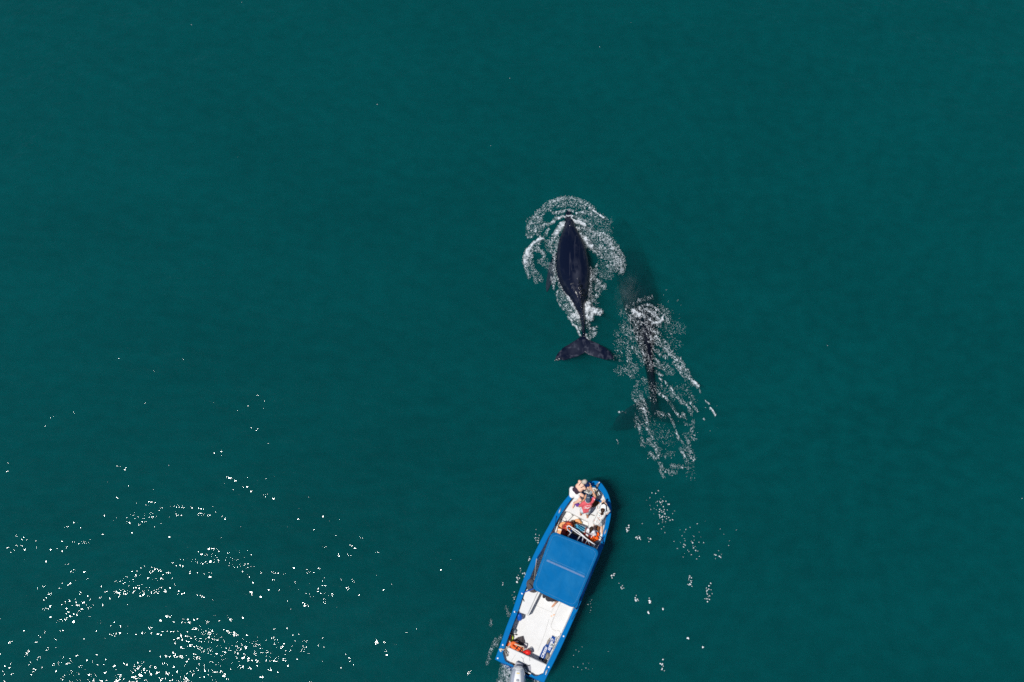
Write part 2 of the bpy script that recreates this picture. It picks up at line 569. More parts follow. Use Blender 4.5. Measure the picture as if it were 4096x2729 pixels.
# ------------------------------------------------------------------ whales
def whale_skin(name, base, patch, amount, spec=0.3, rough=0.17):
    m = bpy.data.materials.new(name)
    m.use_nodes = True
    t = m.node_tree
    b = t.nodes['Principled BSDF']
    b.inputs['Roughness'].default_value = rough
    b.inputs['Specular IOR Level'].default_value = spec
    tc = N(t, 'ShaderNodeTexCoord')
    n = N(t, 'ShaderNodeTexNoise')
    n.inputs['Scale'].default_value = 1.5
    n.inputs['Detail'].default_value = 9
    n.inputs['Roughness'].default_value = 0.72
    n.inputs['Distortion'].default_value = 0.6
    mp = N(t, 'ShaderNodeMapping')
    mp.inputs['Scale'].default_value = (1.5, 0.75, 1.0)
    t.links.new(tc.outputs['Object'], mp.inputs[0])
    t.links.new(mp.outputs[0], n.inputs['Vector'])
    r = N(t, 'ShaderNodeMapRange')
    r.inputs['From Min'].default_value = 0.50
    r.inputs['From Max'].default_value = 0.74
    r.inputs['To Max'].default_value = amount
    t.links.new(n.outputs['Fac'], r.inputs['Value'])
    # fine scratches: thin bright iso-lines of a stretched noise
    acc = r.outputs[0]
    for rot, sc_ in ((0.5, 3.0), (-0.9, 2.4), (1.9, 4.0)):
        mp2 = N(t, 'ShaderNodeMapping')
        mp2.inputs['Rotation'].default_value = (0, 0, rot)
        mp2.inputs['Scale'].default_value = (1, 0.05, 1)
        t.links.new(tc.outputs['Object'], mp2.inputs[0])
        s = N(t, 'ShaderNodeTexNoise')
        s.inputs['Scale'].default_value = sc_
        s.inputs['Detail'].default_value = 2
        t.links.new(mp2.outputs[0], s.inputs['Vector'])
        a = N(t, 'ShaderNodeMath', operation='SUBTRACT'); a.inputs[1].default_value = 0.61
        t.links.new(s.outputs['Fac'], a.inputs[0])
        ab = N(t, 'ShaderNodeMath', operation='ABSOLUTE')
        t.links.new(a.outputs[0], ab.inputs[0])
        l = N(t, 'ShaderNodeMapRange')
        l.inputs['From Min'].default_value = 0.0
        l.inputs['From Max'].default_value = 0.010
        l.inputs['To Min'].default_value = 0.55
        l.inputs['To Max'].default_value = 0.0
        t.links.new(ab.outputs[0], l.inputs['Value'])
        mxx = N(t, 'ShaderNodeMath', operation='MAXIMUM')
        t.links.new(acc, mxx.inputs[0]); t.links.new(l.outputs[0], mxx.inputs[1])
        acc = mxx.outputs[0]
    at_ = N(t, 'ShaderNodeAttribute'); at_.attribute_name = 'pale'
    mx2 = N(t, 'ShaderNodeMath', operation='MAXIMUM')
    t.links.new(acc, mx2.inputs[0]); t.links.new(at_.outputs['Fac'], mx2.inputs[1])
    mx = N(t, 'ShaderNodeMix', data_type='RGBA')
    mx.inputs['A'].default_value = (*base, 1)
    mx.inputs['B'].default_value = (*patch, 1)
    t.links.new(mx2.outputs[0], mx.inputs['Factor'])
    t.links.new(mx.outputs['Result'], b.inputs['Base Color'])
    n2 = N(t, 'ShaderNodeTexNoise'); n2.inputs['Scale'].default_value = 9; n2.inputs['Detail'].default_value = 4
    t.links.new(tc.outputs['Object'], n2.inputs['Vector'])
    bp = N(t, 'ShaderNodeBump'); bp.inputs['Distance'].default_value = 0.012
    t.links.new(n2.outputs['Fac'], bp.inputs['Height'])
    t.links.new(bp.outputs['Normal'], b.inputs['Normal'])
    return m

def whale_body(stations, lift=0.0, n=28):
    """rings across the body; station: y_px, left_px, right_px, z_top, z_bottom, z_mid, peak"""
    rings = []
    for y, l, r, zt, zb, zm, pk in stations:
        a, b = at(l, y, zm), at(r, y, zm)
        c, hw = (a + b) / 2, (b - a).length / 2
        ring = []
        for k in range(n):
            f = 2 * math.pi * k / n
            x, s = math.cos(f), math.sin(f)
            zz = zm + ((zt - zm) * abs(s) ** pk if s > 0 else -(zm - zb) * abs(s))
            ring.append((c.x + hw * x, c.y, zz + lift))
        rings.append(ring)
    return loft(rings)

def fluke(lead, trail, zl, th):
    """flat tapering blade between matching leading and trailing edge points; zl: z per pair"""
    rings = []
    for i, ((a, b), z) in enumerate(zip(zip(lead, trail), zl)):
        p, q = at(*a, z), at(*b, z)
        t = th * (1 - 0.86 * i / (len(lead) - 1))
        ring = []
        for k in range(10):
            f = 2 * math.pi * k / 10
            u = 0.5 - 0.5 * math.cos(f)
            ring.append(p.lerp(q, u) + Vector((0, 0, t * math.sin(f) * (1.25 - 0.8 * u))))
        rings.append(ring)
    return loft(rings)

def set_pale(o, fn):
    me = o.data
    at_ = me.attributes.new('pale', 'FLOAT', 'POINT')
    loc = origin_of(o)
    at_.data.foreach_set('value', [fn(v.co + loc) for v in me.vertices])

# --- the whale breaking the surface
S1 = [
    (840, 2268, 2280, -0.10, -0.30, -0.18, 1), (850, 2262, 2285, -0.06, -0.42, -0.18, 1), (866, 2258, 2290, 0.0, -0.55, -0.16, 1),
    (880, 2258, 2294, 0.06, -0.62, -0.12, 1), (890, 2259, 2297, 0.17, -0.66, -0.10, 1.2), (900, 2257, 2300, 0.15, -0.7, -0.08, 1),
    (912, 2254, 2304, 0.17, -0.75, -0.06, 0.9), (930, 2248, 2314, 0.22, -0.8, -0.06, 0.9), (955, 2237, 2328, 0.27, -0.86, -0.05, 0.9),
    (980, 2231, 2338, 0.31, -0.9, -0.05, 0.85), (1005, 2227, 2347, 0.34, -0.92, -0.05, 0.85), (1043, 2224, 2356, 0.37, -0.95, -0.05, 0.85),
    (1082, 2225, 2361, 0.40, -0.95, -0.05, 0.9), (1107, 2228, 2361, 0.41, -0.92, -0.06, 0.95), (1130, 2235, 2360, 0.42, -0.88, -0.08, 1.0),
    (1150, 2244, 2358, 0.42, -0.84, -0.08, 1.1), (1177, 2260, 2355, 0.40, -0.78, -0.08, 1.2), (1202, 2279, 2348, 0.36, -0.72, -0.08, 1.3),
    (1220, 2291, 2341, 0.33, -0.66, -0.08, 1.3), (1246, 2305, 2339, 0.30, -0.58, -0.08, 1.2), (1266, 2315, 2340, 0.27, -0.5, -0.08, 1.1),
    (1286, 2322, 2341, 0.24, -0.44, -0.08, 1.0), (1310, 2325, 2341, 0.20, -0.38, -0.08, 1.0), (1335, 2327, 2342, 0.15, -0.3, -0.06, 1.0),
    (1352, 2326, 2345, 0.11, -0.24, -0.05, 1.0), (1372, 2325, 2350, 0.08, -0.16, -0.02, 1.0), (1395, 2329, 2347, 0.05, -0.10, 0.0, 1.0)]
W1 = whale_body(S1)
L1 = [(2338, 1344), (2320, 1347), (2305, 1358), (2280, 1373), (2254, 1389), (2235, 1407), (2223, 1426), (2218, 1445)]
T1 = [(2340, 1412), (2327, 1420), (2306, 1431), (2281, 1439), (2256, 1443), (2240, 1445), (2228, 1445), (2218, 1447)]
L2 = [(2338, 1344), (2352, 1358), (2370, 1364), (2394, 1374), (2420, 1389), (2440, 1405), (2452, 1424), (2459, 1443)]
T2 = [(2338, 1412), (2354, 1422), (2380, 1431), (2406, 1439), (2424, 1441), (2438, 1440), (2449, 1439), (2459, 1445)]
ZF = [0.06, 0.06, 0.06, 0.055, 0.045, 0.03, 0.015, 0.0]
fl = [fluke(L1, T1, ZF, 0.075), fluke(L2, T2, ZF, 0.075)]
knob = []
for i, (x, y, z) in enumerate([(2321, 1192, .40), (2322, 1203, .385), (2324, 1215, .37), (2325, 1227, .355), (2327, 1239, .34), (2328, 1251, .32), (2330, 1263, .30), (2331, 1275, .28), (2332, 1287, .26), (2333, 1299, .24), (2334, 1311, .22), (2334, 1323, .19), (2335, 1335, .16)]):
    knob.append(ell(at(x, y, z), (0.045, 0.066, 0.085)))
# hooked dorsal fin, low and leaning aft
dors = []
for x, y, z0, hgt, ln in [(2312, 1112, .38, .05, .05), (2315, 1128, .38, .15, .09), (2319, 1144, .38, .27, .10), (2324, 1160, .37, .38, .09), (2328, 1175, .37, .43, .05)]:
    dors.append(tcap(at(x, y, z0 - .1), 0.055, at(x, y, z0 + hgt), 0.03))
    dors.append(ell(at(x, y, z0 + hgt * .5), (0.035, ln, hgt * .5 + .03)))
# blowhole splash guard
guard = [ell(at(2277, 893, .16), (0.10, 0.14, 0.06)), ell(at(2271, 908, .15), (.05, .16, .06)), ell(at(2284, 908, .15), (.05, .16, .06))]
# long pectoral fins held back along the flanks, under the surface
def pectoral(pts, ws, zs, th=0.06):
    rings = []
    for (x, y), wd, z in zip(pts, ws, zs):
        c = at(x, y, z)
        rings.append([c + Vector((math.cos(2 * math.pi * k / 10) * wd, 0, math.sin(2 * math.pi * k / 10) * th)) for k in range(10)])
    return loft(rings)
pec = [pectoral([(2232, 1012), (2216, 1050), (2207, 1085), (2200, 1115), (2193, 1142), (2188, 1168)], [.17, .19, .17, .15, .11, .03], [-.3, -.3, -.28, -.25, -.22, -.2]),
       pectoral([(2342, 1012), (2362, 1050), (2373, 1085), (2380, 1115), (2384, 1142), (2386, 1168)], [.17, .19, .17, .15, .11, .03], [-.5, -.75, -.9, -1.0, -1.05, -1.1])]
M['whale_dark'] = whale_skin('whale_dark', (0.0022, 0.0045, 0.016), (0.042, 0.046, 0.066), 0.34, 0.25)
M['whale_grey'] = whale_skin('whale_grey', (0.002, 0.004, 0.010), (0.025, 0.028, 0.04), 0.4, 0.02, 0.6)
wh1 = fuse('humpback_whale', join(W1, *fl, *knob, *dors, *guard, *pec), 'whale_dark', None, voxel=0.022, smooth=2)
pv = at(2200, 1115)
def pale1(p):
    q = at(2190, 1168)
    if p.z < -0.08 and p.x < at(2222, 1050).x and p.y < at(2200, 1040).y:
        return 0.55
    # fluke tips and edges are scuffed white
    for tx, ty in ((2219, 1444), (2457, 1441)):
        d = (Vector((p.x, p.y)) - Vector(at(tx, ty)[:2])).length
        if d < 0.12: return 0.9 * (1 - d / 0.12) + .1
    # wrinkled scars on the flukes and a scuffed patch on the back
    if p.y < FLK_Y:
        rv = float(ridged(np.array(p.x * 3.1 + 9), np.array(p.y * 3.1 + 9), 3, 2))
        fv = float(fbm(np.array(p.x * 1.6), np.array(p.y * 1.6), 3, 6))
        return min(1.0, max(0.0, min(.9, (rv - .77) * 6)) + max(0, fv - .42) * 1.3)
    d = math.hypot((p.x - SCF.x) / .22, (p.y - SCF.y) / .75)
    if d < 1 and p.z > .1:
        fv = float(fbm(np.array(p.x * 4.5 + 3), np.array(p.y * 3.0), 4, 9))
        return max(0.0, min(.8, (fv - .38) * 4)) * (1 - d)
    return 0.0
FLK_Y = at(2338, 1352).y
SCF = at(2305, 1090, .35)
set_pale(wh1, pale1)
tag(wh1, 'dark humpback whale with its whole back and tail flukes at the surface', 'whale', 'humpback whales swimming ahead of the boat')

# --- the second whale, mostly under water
S2 = [
    (872, 2468, 2492, -2.2, -2.8, -1.3, 1), (895, 2452, 2508, -1.9, -3.0, -1.3, 1), (930, 2446, 2530, -1.6, -3.0, -1.25, 1), (975, 2444, 2556, -2.0, -3.3, -1.2, 1),
    (1030, 2450, 2582, -1.1, -2.7, -1.15, 1), (1085, 2462, 2604, -0.88, -2.4, -1.05, 1), (1140, 2474, 2622, -0.68, -2.2, -0.95, 1),
    (1190, 2486, 2632, -0.52, -2.0, -0.85, 1), (1230, 2498, 2636, -0.33, -1.8, -0.72, 1), (1265, 2513, 2634, -0.12, -1.5, -0.6, 1),
    (1300, 2527, 2630, -0.05, -1.4, -0.5, 1), (1335, 2541, 2624, 0.0, -1.3, -0.42, 1.1), (1370, 2554, 2617, 0.01, -1.2, -0.36, 1.2),
    (1400, 2566, 2614, 0.015, -1.1, -0.32, 1.3), (1430, 2575, 2614, 0.01, -1.0, -0.3, 1.3), (1460, 2582, 2615, -0.015, -.95, -0.3, 1.2),
    (1490, 2588, 2617, -0.03, -.85, -0.32, 1.1), (1530, 2594, 2622, -0.06, -.75, -0.30, 1), (1570, 2599, 2627, -0.12, -.7, -0.36, 1),
    (1610, 2603, 2632, -0.24, -.65, -0.46, 1), (1640, 2602, 2640, -0.36, -.65, -0.5, 1), (1670, 2608, 2636, -0.48, -.66, -0.56, 1)]
S2 = [(y, l, r, zt, zb, min(zm, zt - .35 * (zt - zb)), pk) for y, l, r, zt, zb, zm, pk in S2]
W2 = whale_body(S2)
LA = [(2618, 1588), (2592, 1590), (2560, 1600), (2528, 1618), (2495, 1640), (2470, 1662), (2452, 1692), (2428, 1727)]
TA = [(2618, 1682), (2596, 1690), (2566, 1700), (2540, 1712), (2515, 1722), (2490, 1728), (2462, 1732), (2429, 1732)]
LB = [(2618, 1588), (2650, 1590), (2680, 1600), (2705, 1612), (2730, 1630), (2748, 1652), (2758, 1680), (2764, 1705)]
TB = [(2618, 1682), (2642, 1690), (2668, 1696), (2690, 1702), (2712, 1706), (2732, 1708), (2750, 1710), (2764, 1709)]
fl2 = [fluke(LA, TA, [-.8, -.85, -.85, -.85, -.9, -1.0, -1.2, -1.6], 0.08), fluke(LB, TB, [-.8, -.9, -1.0, -1.2, -1.5, -1.8, -2.1, -2.4], 0.08)]
pec2 = [pectoral([(2462, 1075), (2432, 1110), (2418, 1150), (2412, 1190), (2412, 1230), (2416, 1262)], [.24, .26, .24, .2, .14, .04], [-2.1, -2.3, -2.5, -2.7, -2.9, -3.1])]
wh2 = fuse('humpback_whale', join(W2, *fl2, *pec2), 'whale_grey', None, voxel=0.026, smooth=3)
def pale2(p):
    best = 0.0
    if p.z > -2.6 and p.y < at(2600, 1575, -.6).y:
        for E in (LA, LB):
            for a, b in zip(E[2:-1], E[3:]):
                pa, pb = at(*a, -.9), at(*b, -.9)
                v = pb - pa
                t = max(0, min(1, ((p - pa).x * v.x + (p - pa).y * v.y) / (v.x ** 2 + v.y ** 2)))
                d = math.hypot(p.x - pa.x - v.x * t, p.y - pa.y - v.y * t)
                best = max(best, 1.0 - d / 0.20)
    fv = float(fbm(np.array(p.x * 5 + 3), np.array(p.y * 5), 3, 9))
    best = max(0, best) * max(0, fv - .25) * 2.6
    # pale scratches down the crest of the tail stock
    return best
set_pale(wh2, pale2)
tag(wh2, 'greyish humpback whale mostly under water with only its narrow tail stock awash', 'whale', 'humpback whales swimming ahead of the boat')

# ------------------------------------------------------------------ foam
M['foam'] = mat('foam', (0.70, 0.74, 0.77), 0.5, var=0.6, scale=14, c2=(0.48, 0.53, 0.57))
def veil():
    m = bpy.data.materials.new('foam_veil')
    m.use_nodes = True
    t = m.node_tree
    b = t.nodes['Principled BSDF']
    b.inputs['Base Color'].default_value = (.5, .56, .6, 1)
    b.inputs['Roughness'].default_value = .8
    b.inputs['Specular IOR Level'].default_value = 0
    tc = N(t, 'ShaderNodeTexCoord')
    n = N(t, 'ShaderNodeTexNoise'); n.inputs['Scale'].default_value = 16; n.inputs['Detail'].default_value = 4
    t.links.new(tc.outputs['Object'], n.inputs['Vector'])
    r = N(t, 'ShaderNodeMapRange')
    r.inputs['From Min'].default_value = .35; r.inputs['From Max'].default_value = .7
    r.inputs['To Min'].default_value = .02; r.inputs['To Max'].default_value = .62
    t.links.new(n.outputs['Fac'], r.inputs['Value'])
    t.links.new(r.outputs[0], b.inputs['Alpha'])
    return m
M['foam_veil'] = veil()
def soften(m, lo, hi_, sc_):
    t = m.node_tree
    b = t.nodes['Principled BSDF']
    tc = N(t, 'ShaderNodeTexCoord')
    n = N(t, 'ShaderNodeTexNoise'); n.inputs['Scale'].default_value = sc_; n.inputs['Detail'].default_value = 3
    t.links.new(tc.outputs['Object'], n.inputs['Vector'])
    r = N(t, 'ShaderNodeMapRange')
    r.inputs['From Min'].default_value = .36; r.inputs['From Max'].default_value = .62
    r.inputs['To Min'].default_value = lo; r.inputs['To Max'].default_value = hi_
    t.links.new(n.outputs['Fac'], r.inputs['Value'])
    t.links.new(r.outputs[0], b.inputs['Alpha'])
soften(M['foam'], .55, 1.0, 7.0)
z4 = lambda x, y: (2050 + x / 3.92, 750 + y / 3.92)
z5 = lambda x, y: (2050 + x / 3.92, 1080 + y / 3.92)
z6 = lambda x, y: (2350 + x / 3.484, 1050 + y / 3.484)
z7 = lambda x, y: (2350 + x / 3.137, 1450 + y / 3.137)

def seg_dist(X, Y, pts):
    best = np.full(X.shape, 1e9)
    for a, b in zip(pts[:-1], pts[1:]):
        vx, vy = b[0] - a[0], b[1] - a[1]
        t = np.clip(((X - a[0]) * vx + (Y - a[1]) * vy) / (vx * vx + vy * vy + 1e-9), 0, 1)
        best = np.minimum(best, np.hypot(X - a[0] - vx * t, Y - a[1] - vy * t))
    return best

DEN = 0.56
def foam_field(name, x0, y0, x1, y1, strokes, label, streak=0.0, stretch=1.0, step=0.6, lace=16.0, lift=0.008):
    xs = np.arange(x0, x1, step); ys = np.arange(y0, y1, step)
    X, Y = np.meshgrid(xs, ys, indexing='ij')
    wx = X + 9 * (fbm(X / 14, Y / 14, 3, 31) - .5); wy = Y + 9 * (fbm(X / 14, Y / 14, 3, 47) - .5)
    c, s = math.cos(streak), math.sin(streak)
    u, v = (wx * c + wy * s) / (lace * stretch), (-wx * s + wy * c) / lace
    lc = ridged(u, v, 4, 3)
    lc = (lc - lc.min()) / (lc.max() - lc.min())
    hi = 0.55 * vnoise((wx * c + wy * s) / (2.0 * max(1, stretch * .7)), (-wx * s + wy * c) / 2.0, 91) + 0.45 * vnoise(X / 1.2, Y / 1.2, 57)
    F = 0.74 * lc + 0.26 * hi
    # rank-normalise so that a stroke of density d covers about a share d
    srt = np.sort(F.ravel())
    F = np.searchsorted(srt, F) / F.size
    hr = np.searchsorted(np.sort(hi.ravel()), hi) / hi.size
    D = np.zeros_like(X); B = np.zeros_like(X)
    warp = 5 * (fbm(X / 9, Y / 9, 3, 71) - .5)
    for pts, wd, den, beads in strokes:
        d = seg_dist(X, Y, pts) + warp
        k = np.clip(1.25 - d / wd, 0, 1)
        k = k * k * (3 - 2 * k)
        D = np.maximum(D, (den if den > .8 and (DEN > .5 or den >= .95) else den * DEN) * k)
        B = np.maximum(B, beads * DEN * k)
    D = np.clip(D * (0.35 + 1.3 * fbm(X / 17, Y / 17, 3, 23)), 0, 1); B = B * (0.3 + 1.4 * fbm(X / 13, Y / 13, 3, 29))
    lev = np.maximum(F - (1 - D), (hr - (1 - B)) * 0.8)
    on = lev > 0
    cell = on[:-1, :-1] & on[1:, :-1] & on[1:, 1:] & on[:-1, 1:]
    # lone beads: single cells survive as little quads
    used = np.zeros_like(on)
    used[:-1, :-1] |= cell; used[1:, :-1] |= cell; used[1:, 1:] |= cell; used[:-1, 1:] |= cell
    lone = on & ~used
    lone[-1, :] = False; lone[:, -1] = False
    cell2 = cell.copy(); cell2 |= lone[:-1, :-1]
    used[:-1, :-1] |= cell2; used[1:, :-1] |= cell2; used[1:, 1:] |= cell2; used[:-1, 1:] |= cell2
    # pixel grid -> the water plane
    dx = (X - 2048.0) / FPX; dy = -(Y - 1364.5) / FPX
    dz = dy * SN - CS
    t = -CAM.z / dz
    wxp = CAM.x + dx * t; wyp = CAM.y + (dy * CS + SN) * t
    rough = 0.012 * vnoise(X / 2.3, Y / 2.3, 13)
    wz = wave_h(wxp, wyp) + lift + np.clip(lev, -0.02, 0.5) * 0.10 + rough
    jx = (vnoise(X * 0.9, Y * 0.9, 5) - .5) * 0.012; jy = (vnoise(X * 0.9, Y * 0.9, 8) - .5) * 0.012
    ids = -np.ones(X.shape, int); ids[used] = np.arange(used.sum())
    V = np.stack([wxp + jx, wyp + jy, wz], -1)[used]
    q = np.stack([ids[:-1, :-1], ids[1:, :-1], ids[1:, 1:], ids[:-1, 1:]], -1)[cell2]
    me = bpy.data.meshes.new(name)
    # thin veil of bubbles just under the lace
    sm_ = fbm(wx / 5, wy / 5, 3, 19)
    sr = np.searchsorted(np.sort(sm_.ravel()), sm_) / sm_.size
    von = (sr * .6 + F * .4) > 1 - np.clip(D * 1.3, 0, .97)
    von[:, ::1] &= D > .12
    vc = von[:-1, :-1] & von[1:, :-1] & von[1:, 1:] & von[:-1, 1:]
    vu = np.zeros_like(von)
    vu[:-1, :-1] |= vc; vu[1:, :-1] |= vc; vu[1:, 1:] |= vc; vu[:-1, 1:] |= vc
    vi = -np.ones(X.shape, int); vi[vu] = np.arange(vu.sum()) + len(V)
    V2 = np.stack([wxp + jx, wyp + jy, wave_h(wxp, wyp) + 0.004], -1)[vu]
    q2 = np.stack([vi[:-1, :-1], vi[1:, :-1], vi[1:, 1:], vi[:-1, 1:]], -1)[vc]
    me.from_pydata(np.concatenate([V, V2]).tolist(), [], np.concatenate([q, q2]).tolist())
    me.materials.append(M['foam'])
    me.materials.append(M['foam_veil'])
    me.polygons.foreach_set('material_index', [0] * len(q) + [1] * len(q2))
    o = link(name, me)
    return tag(o, label, 'foam', kind='stuff')

A = [  # round the first whale: points, half width px, lace density, bead density
    ([z4(250, 640), z4(290, 530), z4(390, 400), z4(520, 285), z4(650, 215), z4(780, 180), z4(900, 170), z4(1010, 190), z4(1110, 230), z4(1200, 285), z4(1270, 350)], 11, .50, .30),
    ([z4(300, 560), z4(420, 420), z4(560, 320), z4(700, 270), z4(900, 250), z4(1060, 290), z4(1180, 370), z4(1300, 450)], 16, .26, .16),
    ([z4(1262, 362), z4(1330, 405), z4(1425, 475)], 4, 1.0, .9),  # white stroke standing in for sun glinting on the bow wave ridge
    ([z4(640, 400), z4(740, 385), z4(800, 375)], 7, .6, .2), ([z4(780, 380), z4(870, 350), z4(955, 372)], 6, .8, .3),
    ([z4(500, 590), z4(580, 570), z4(640, 540), z4(690, 470)], 8, .72, .2), ([z4(720, 480), z4(800, 455), z4(930, 450)], 6, .85, .2),
    ([z4(1010, 410), z4(1090, 385), z4(1150, 400)], 6, .62, .2), ([z4(1000, 465), z4(1070, 495), z4(1145, 530)], 6, .75, .2),
    ([z4(1170, 560), z4(1225, 585)], 5, .7, .1), ([z4(1235, 615), z4(1275, 650)], 5, .75, .1),
    ([z4(920, 500), z4(990, 545), z4(1060, 550), z4(1135, 590)], 8, .95, .4),
    ([z4(1000, 450), z4(1430, 560), z4(1440, 660)], 34, .06, .13),
    ([z4(300, 540), z4(420, 520), z4(430, 600), z4(340, 690)], 20, .30, .15), ([z4(400, 470), z4(440, 600)], 6, .7, .1),
    ([z4(330, 660), z4(380, 730)], 9, .55, .2), ([z4(520, 740), z4(560, 660)], 8, .6, .2), ([z4(270, 640), z4(260, 760), z4(320, 740)], 14, .25, .2),
    ([z4(790, 570), z4(740, 640), z4(680, 720)], 13, .97, .3), ([z4(670, 750), z4(610, 830), z4(590, 900), z4(620, 1000)], 12, .45, .25),
    ([z4(700, 760), z4(690, 870), z4(680, 980)], 9, .6, .3),
    ([z4(1010, 640), z4(1100, 650), z4(1200, 690), z4(1230, 760)], 15, .62, .3), ([z4(1060, 740), z4(1140, 810), z4(1180, 880), z4(1240, 930)], 10, .95, .55),
    ([z4(1180, 900), z4(1260, 980)], 12, .5, .35),
    ([z4(1280, 730), z4(1400, 730), z4(1500, 810), z4(1575, 880), z4(1640, 970), z4(1690, 1060), z4(1725, 1170), z4(1710, 1310)], 14, .62, .42),
    ([z4(1390, 790), z4(1490, 880), z4(1560, 960)], 14, .78, .3), ([z4(1540, 1010), z4(1640, 1150)], 16, .55, .4),
    ([z4(1200, 800), z4(1330, 850), z4(1450, 950), z4(1560, 1100), z4(1620, 1220)], 34, .33, .28), ([z4(1300, 960), z4(1380, 1060), z4(1480, 1120)], 16, .35, .2),
    ([z4(1500, 1230), z4(1570, 1290)], 14, .35, .2), ([z4(1300, 1230), z4(1350, 1220)], 6, .5, .1), ([z4(1400, 1160), z4(1520, 1380)], 20, .08, .12),
    ([z4(470, 800), z4(400, 825), z4(335, 870), z4(280, 930), z4(235, 1010)], 8, .95, .3), ([z4(235, 1000), z4(215, 1080), z4(205, 1170)], 13, .88, .4),
    ([z4(290, 960), z4(280, 1080), z4(250, 1200)], 13, .55, .4), ([z4(195, 1200), z4(225, 1310), z4(265, 1410)], 7, .6, .4), ([z4(290, 1180), z4(330, 1320), z4(370, 1470)], 13, .32, .32),
    ([z4(360, 1360), z4(430, 1440)], 14, .2, .25), ([z4(440, 800), z4(370, 960), z4(400, 980)], 12, .5, .2), ([z4(450, 1000), z4(490, 1060), z4(470, 1150)], 10, .6, .2),
    ([z4(410, 1160), z4(490, 1210)], 8, .4, .2), ([z4(530, 860), z4(560, 960)], 12, .15, .2), ([z4(520, 1180), z4(620, 1300)], 16, .12, .14),
    ([z4(660, 960), z4(655, 1100), z4(655, 1250), z4(665, 1380), z4(660, 1460)], 8, .72, .4), ([z4(620, 1420), z4(640, 1500)], 9, .6, .2),
    ([z4(720, 1300), z4(740, 1450)], 12, .3, .3),
    ([z5(720, 60), z5(760, 200), z5(800, 330), z5(880, 450)], 15, .45, .36), ([z5(640, 100), z5(650, 290)], 7, .55, .2),
    ([z5(700, 340), z5(705, 460), z5(750, 560), z5(820, 630)], 5, .5, .5), ([z5(740, 360), z5(800, 500)], 18, .22, .22),
    ([z5(870, 440), z5(920, 500), z5(960, 570), z5(1000, 640), z5(1030, 690)], 10, .93, .4), ([z5(830, 560), z5(900, 660), z5(960, 760)], 16, .6, .3),
    ([z5(940, 730), z5(1000, 700), z5(1050, 740)], 12, .9, .3), ([z5(960, 780), z5(1040, 800), z5(1060, 900)], 15, .42, .3),
    ([z5(870, 740), z5(930, 800), z5(940, 850), z5(1000, 890), z5(1040, 990), z5(1060, 1030)], 5, .85, .6),
    ([z5(1215, 20), z5(1270, 60), z5(1290, 140)], 15, .42, .42), ([z5(1225, 60), z5(1225, 250), z5(1200, 380)], 10, .45, .4), ([z5(1290, 130), z5(1370, 220), z5(1440, 270)], 12, .52, .42),
    ([z5(1310, 280), z5(1350, 320), z5(1320, 400)], 12, .45, .3), ([z5(1300, 20), z5(1440, 120)], 16, .1, .2), ([z5(1230, 400), z5(1260, 520)], 20, .2, .2),
    ([z5(1130, 560), z5(1230, 620), z5(1360, 660)], 15, .97, .4), ([z5(1180, 520), z5(1150, 700), z5(1180, 760)], 12, .9, .3), ([z5(1250, 680), z5(1220, 770)], 12, .85, .3),
    ([z5(1350, 640), z5(1400, 660), z5(1370, 700)], 7, .6, .5), ([z5(1160, 780), z5(1190, 900)], 12, .3, .35),
    ([z5(1200, 940), z5(1260, 910), z5(1300, 950), z5(1290, 1010), z5(1230, 1040)], 7, .72, .3), ([z5(1230, 980), z5(1250, 990)], 10, .4, .2),
    ([z5(1140, 1040), z5(1160, 1100)], 11, .9, .3), ([z5(1200, 1080), z5(1290, 1045)], 5, .75, .3), ([z5(1320, 890), z5(1310, 900)], 4, .5, .3),
]
foam_field('sea_foam', 2075, 770, 2510, 1375, A, 'white lacy foam thrown up round the dark whale at the surface', lace=6)
DEN = 0.46
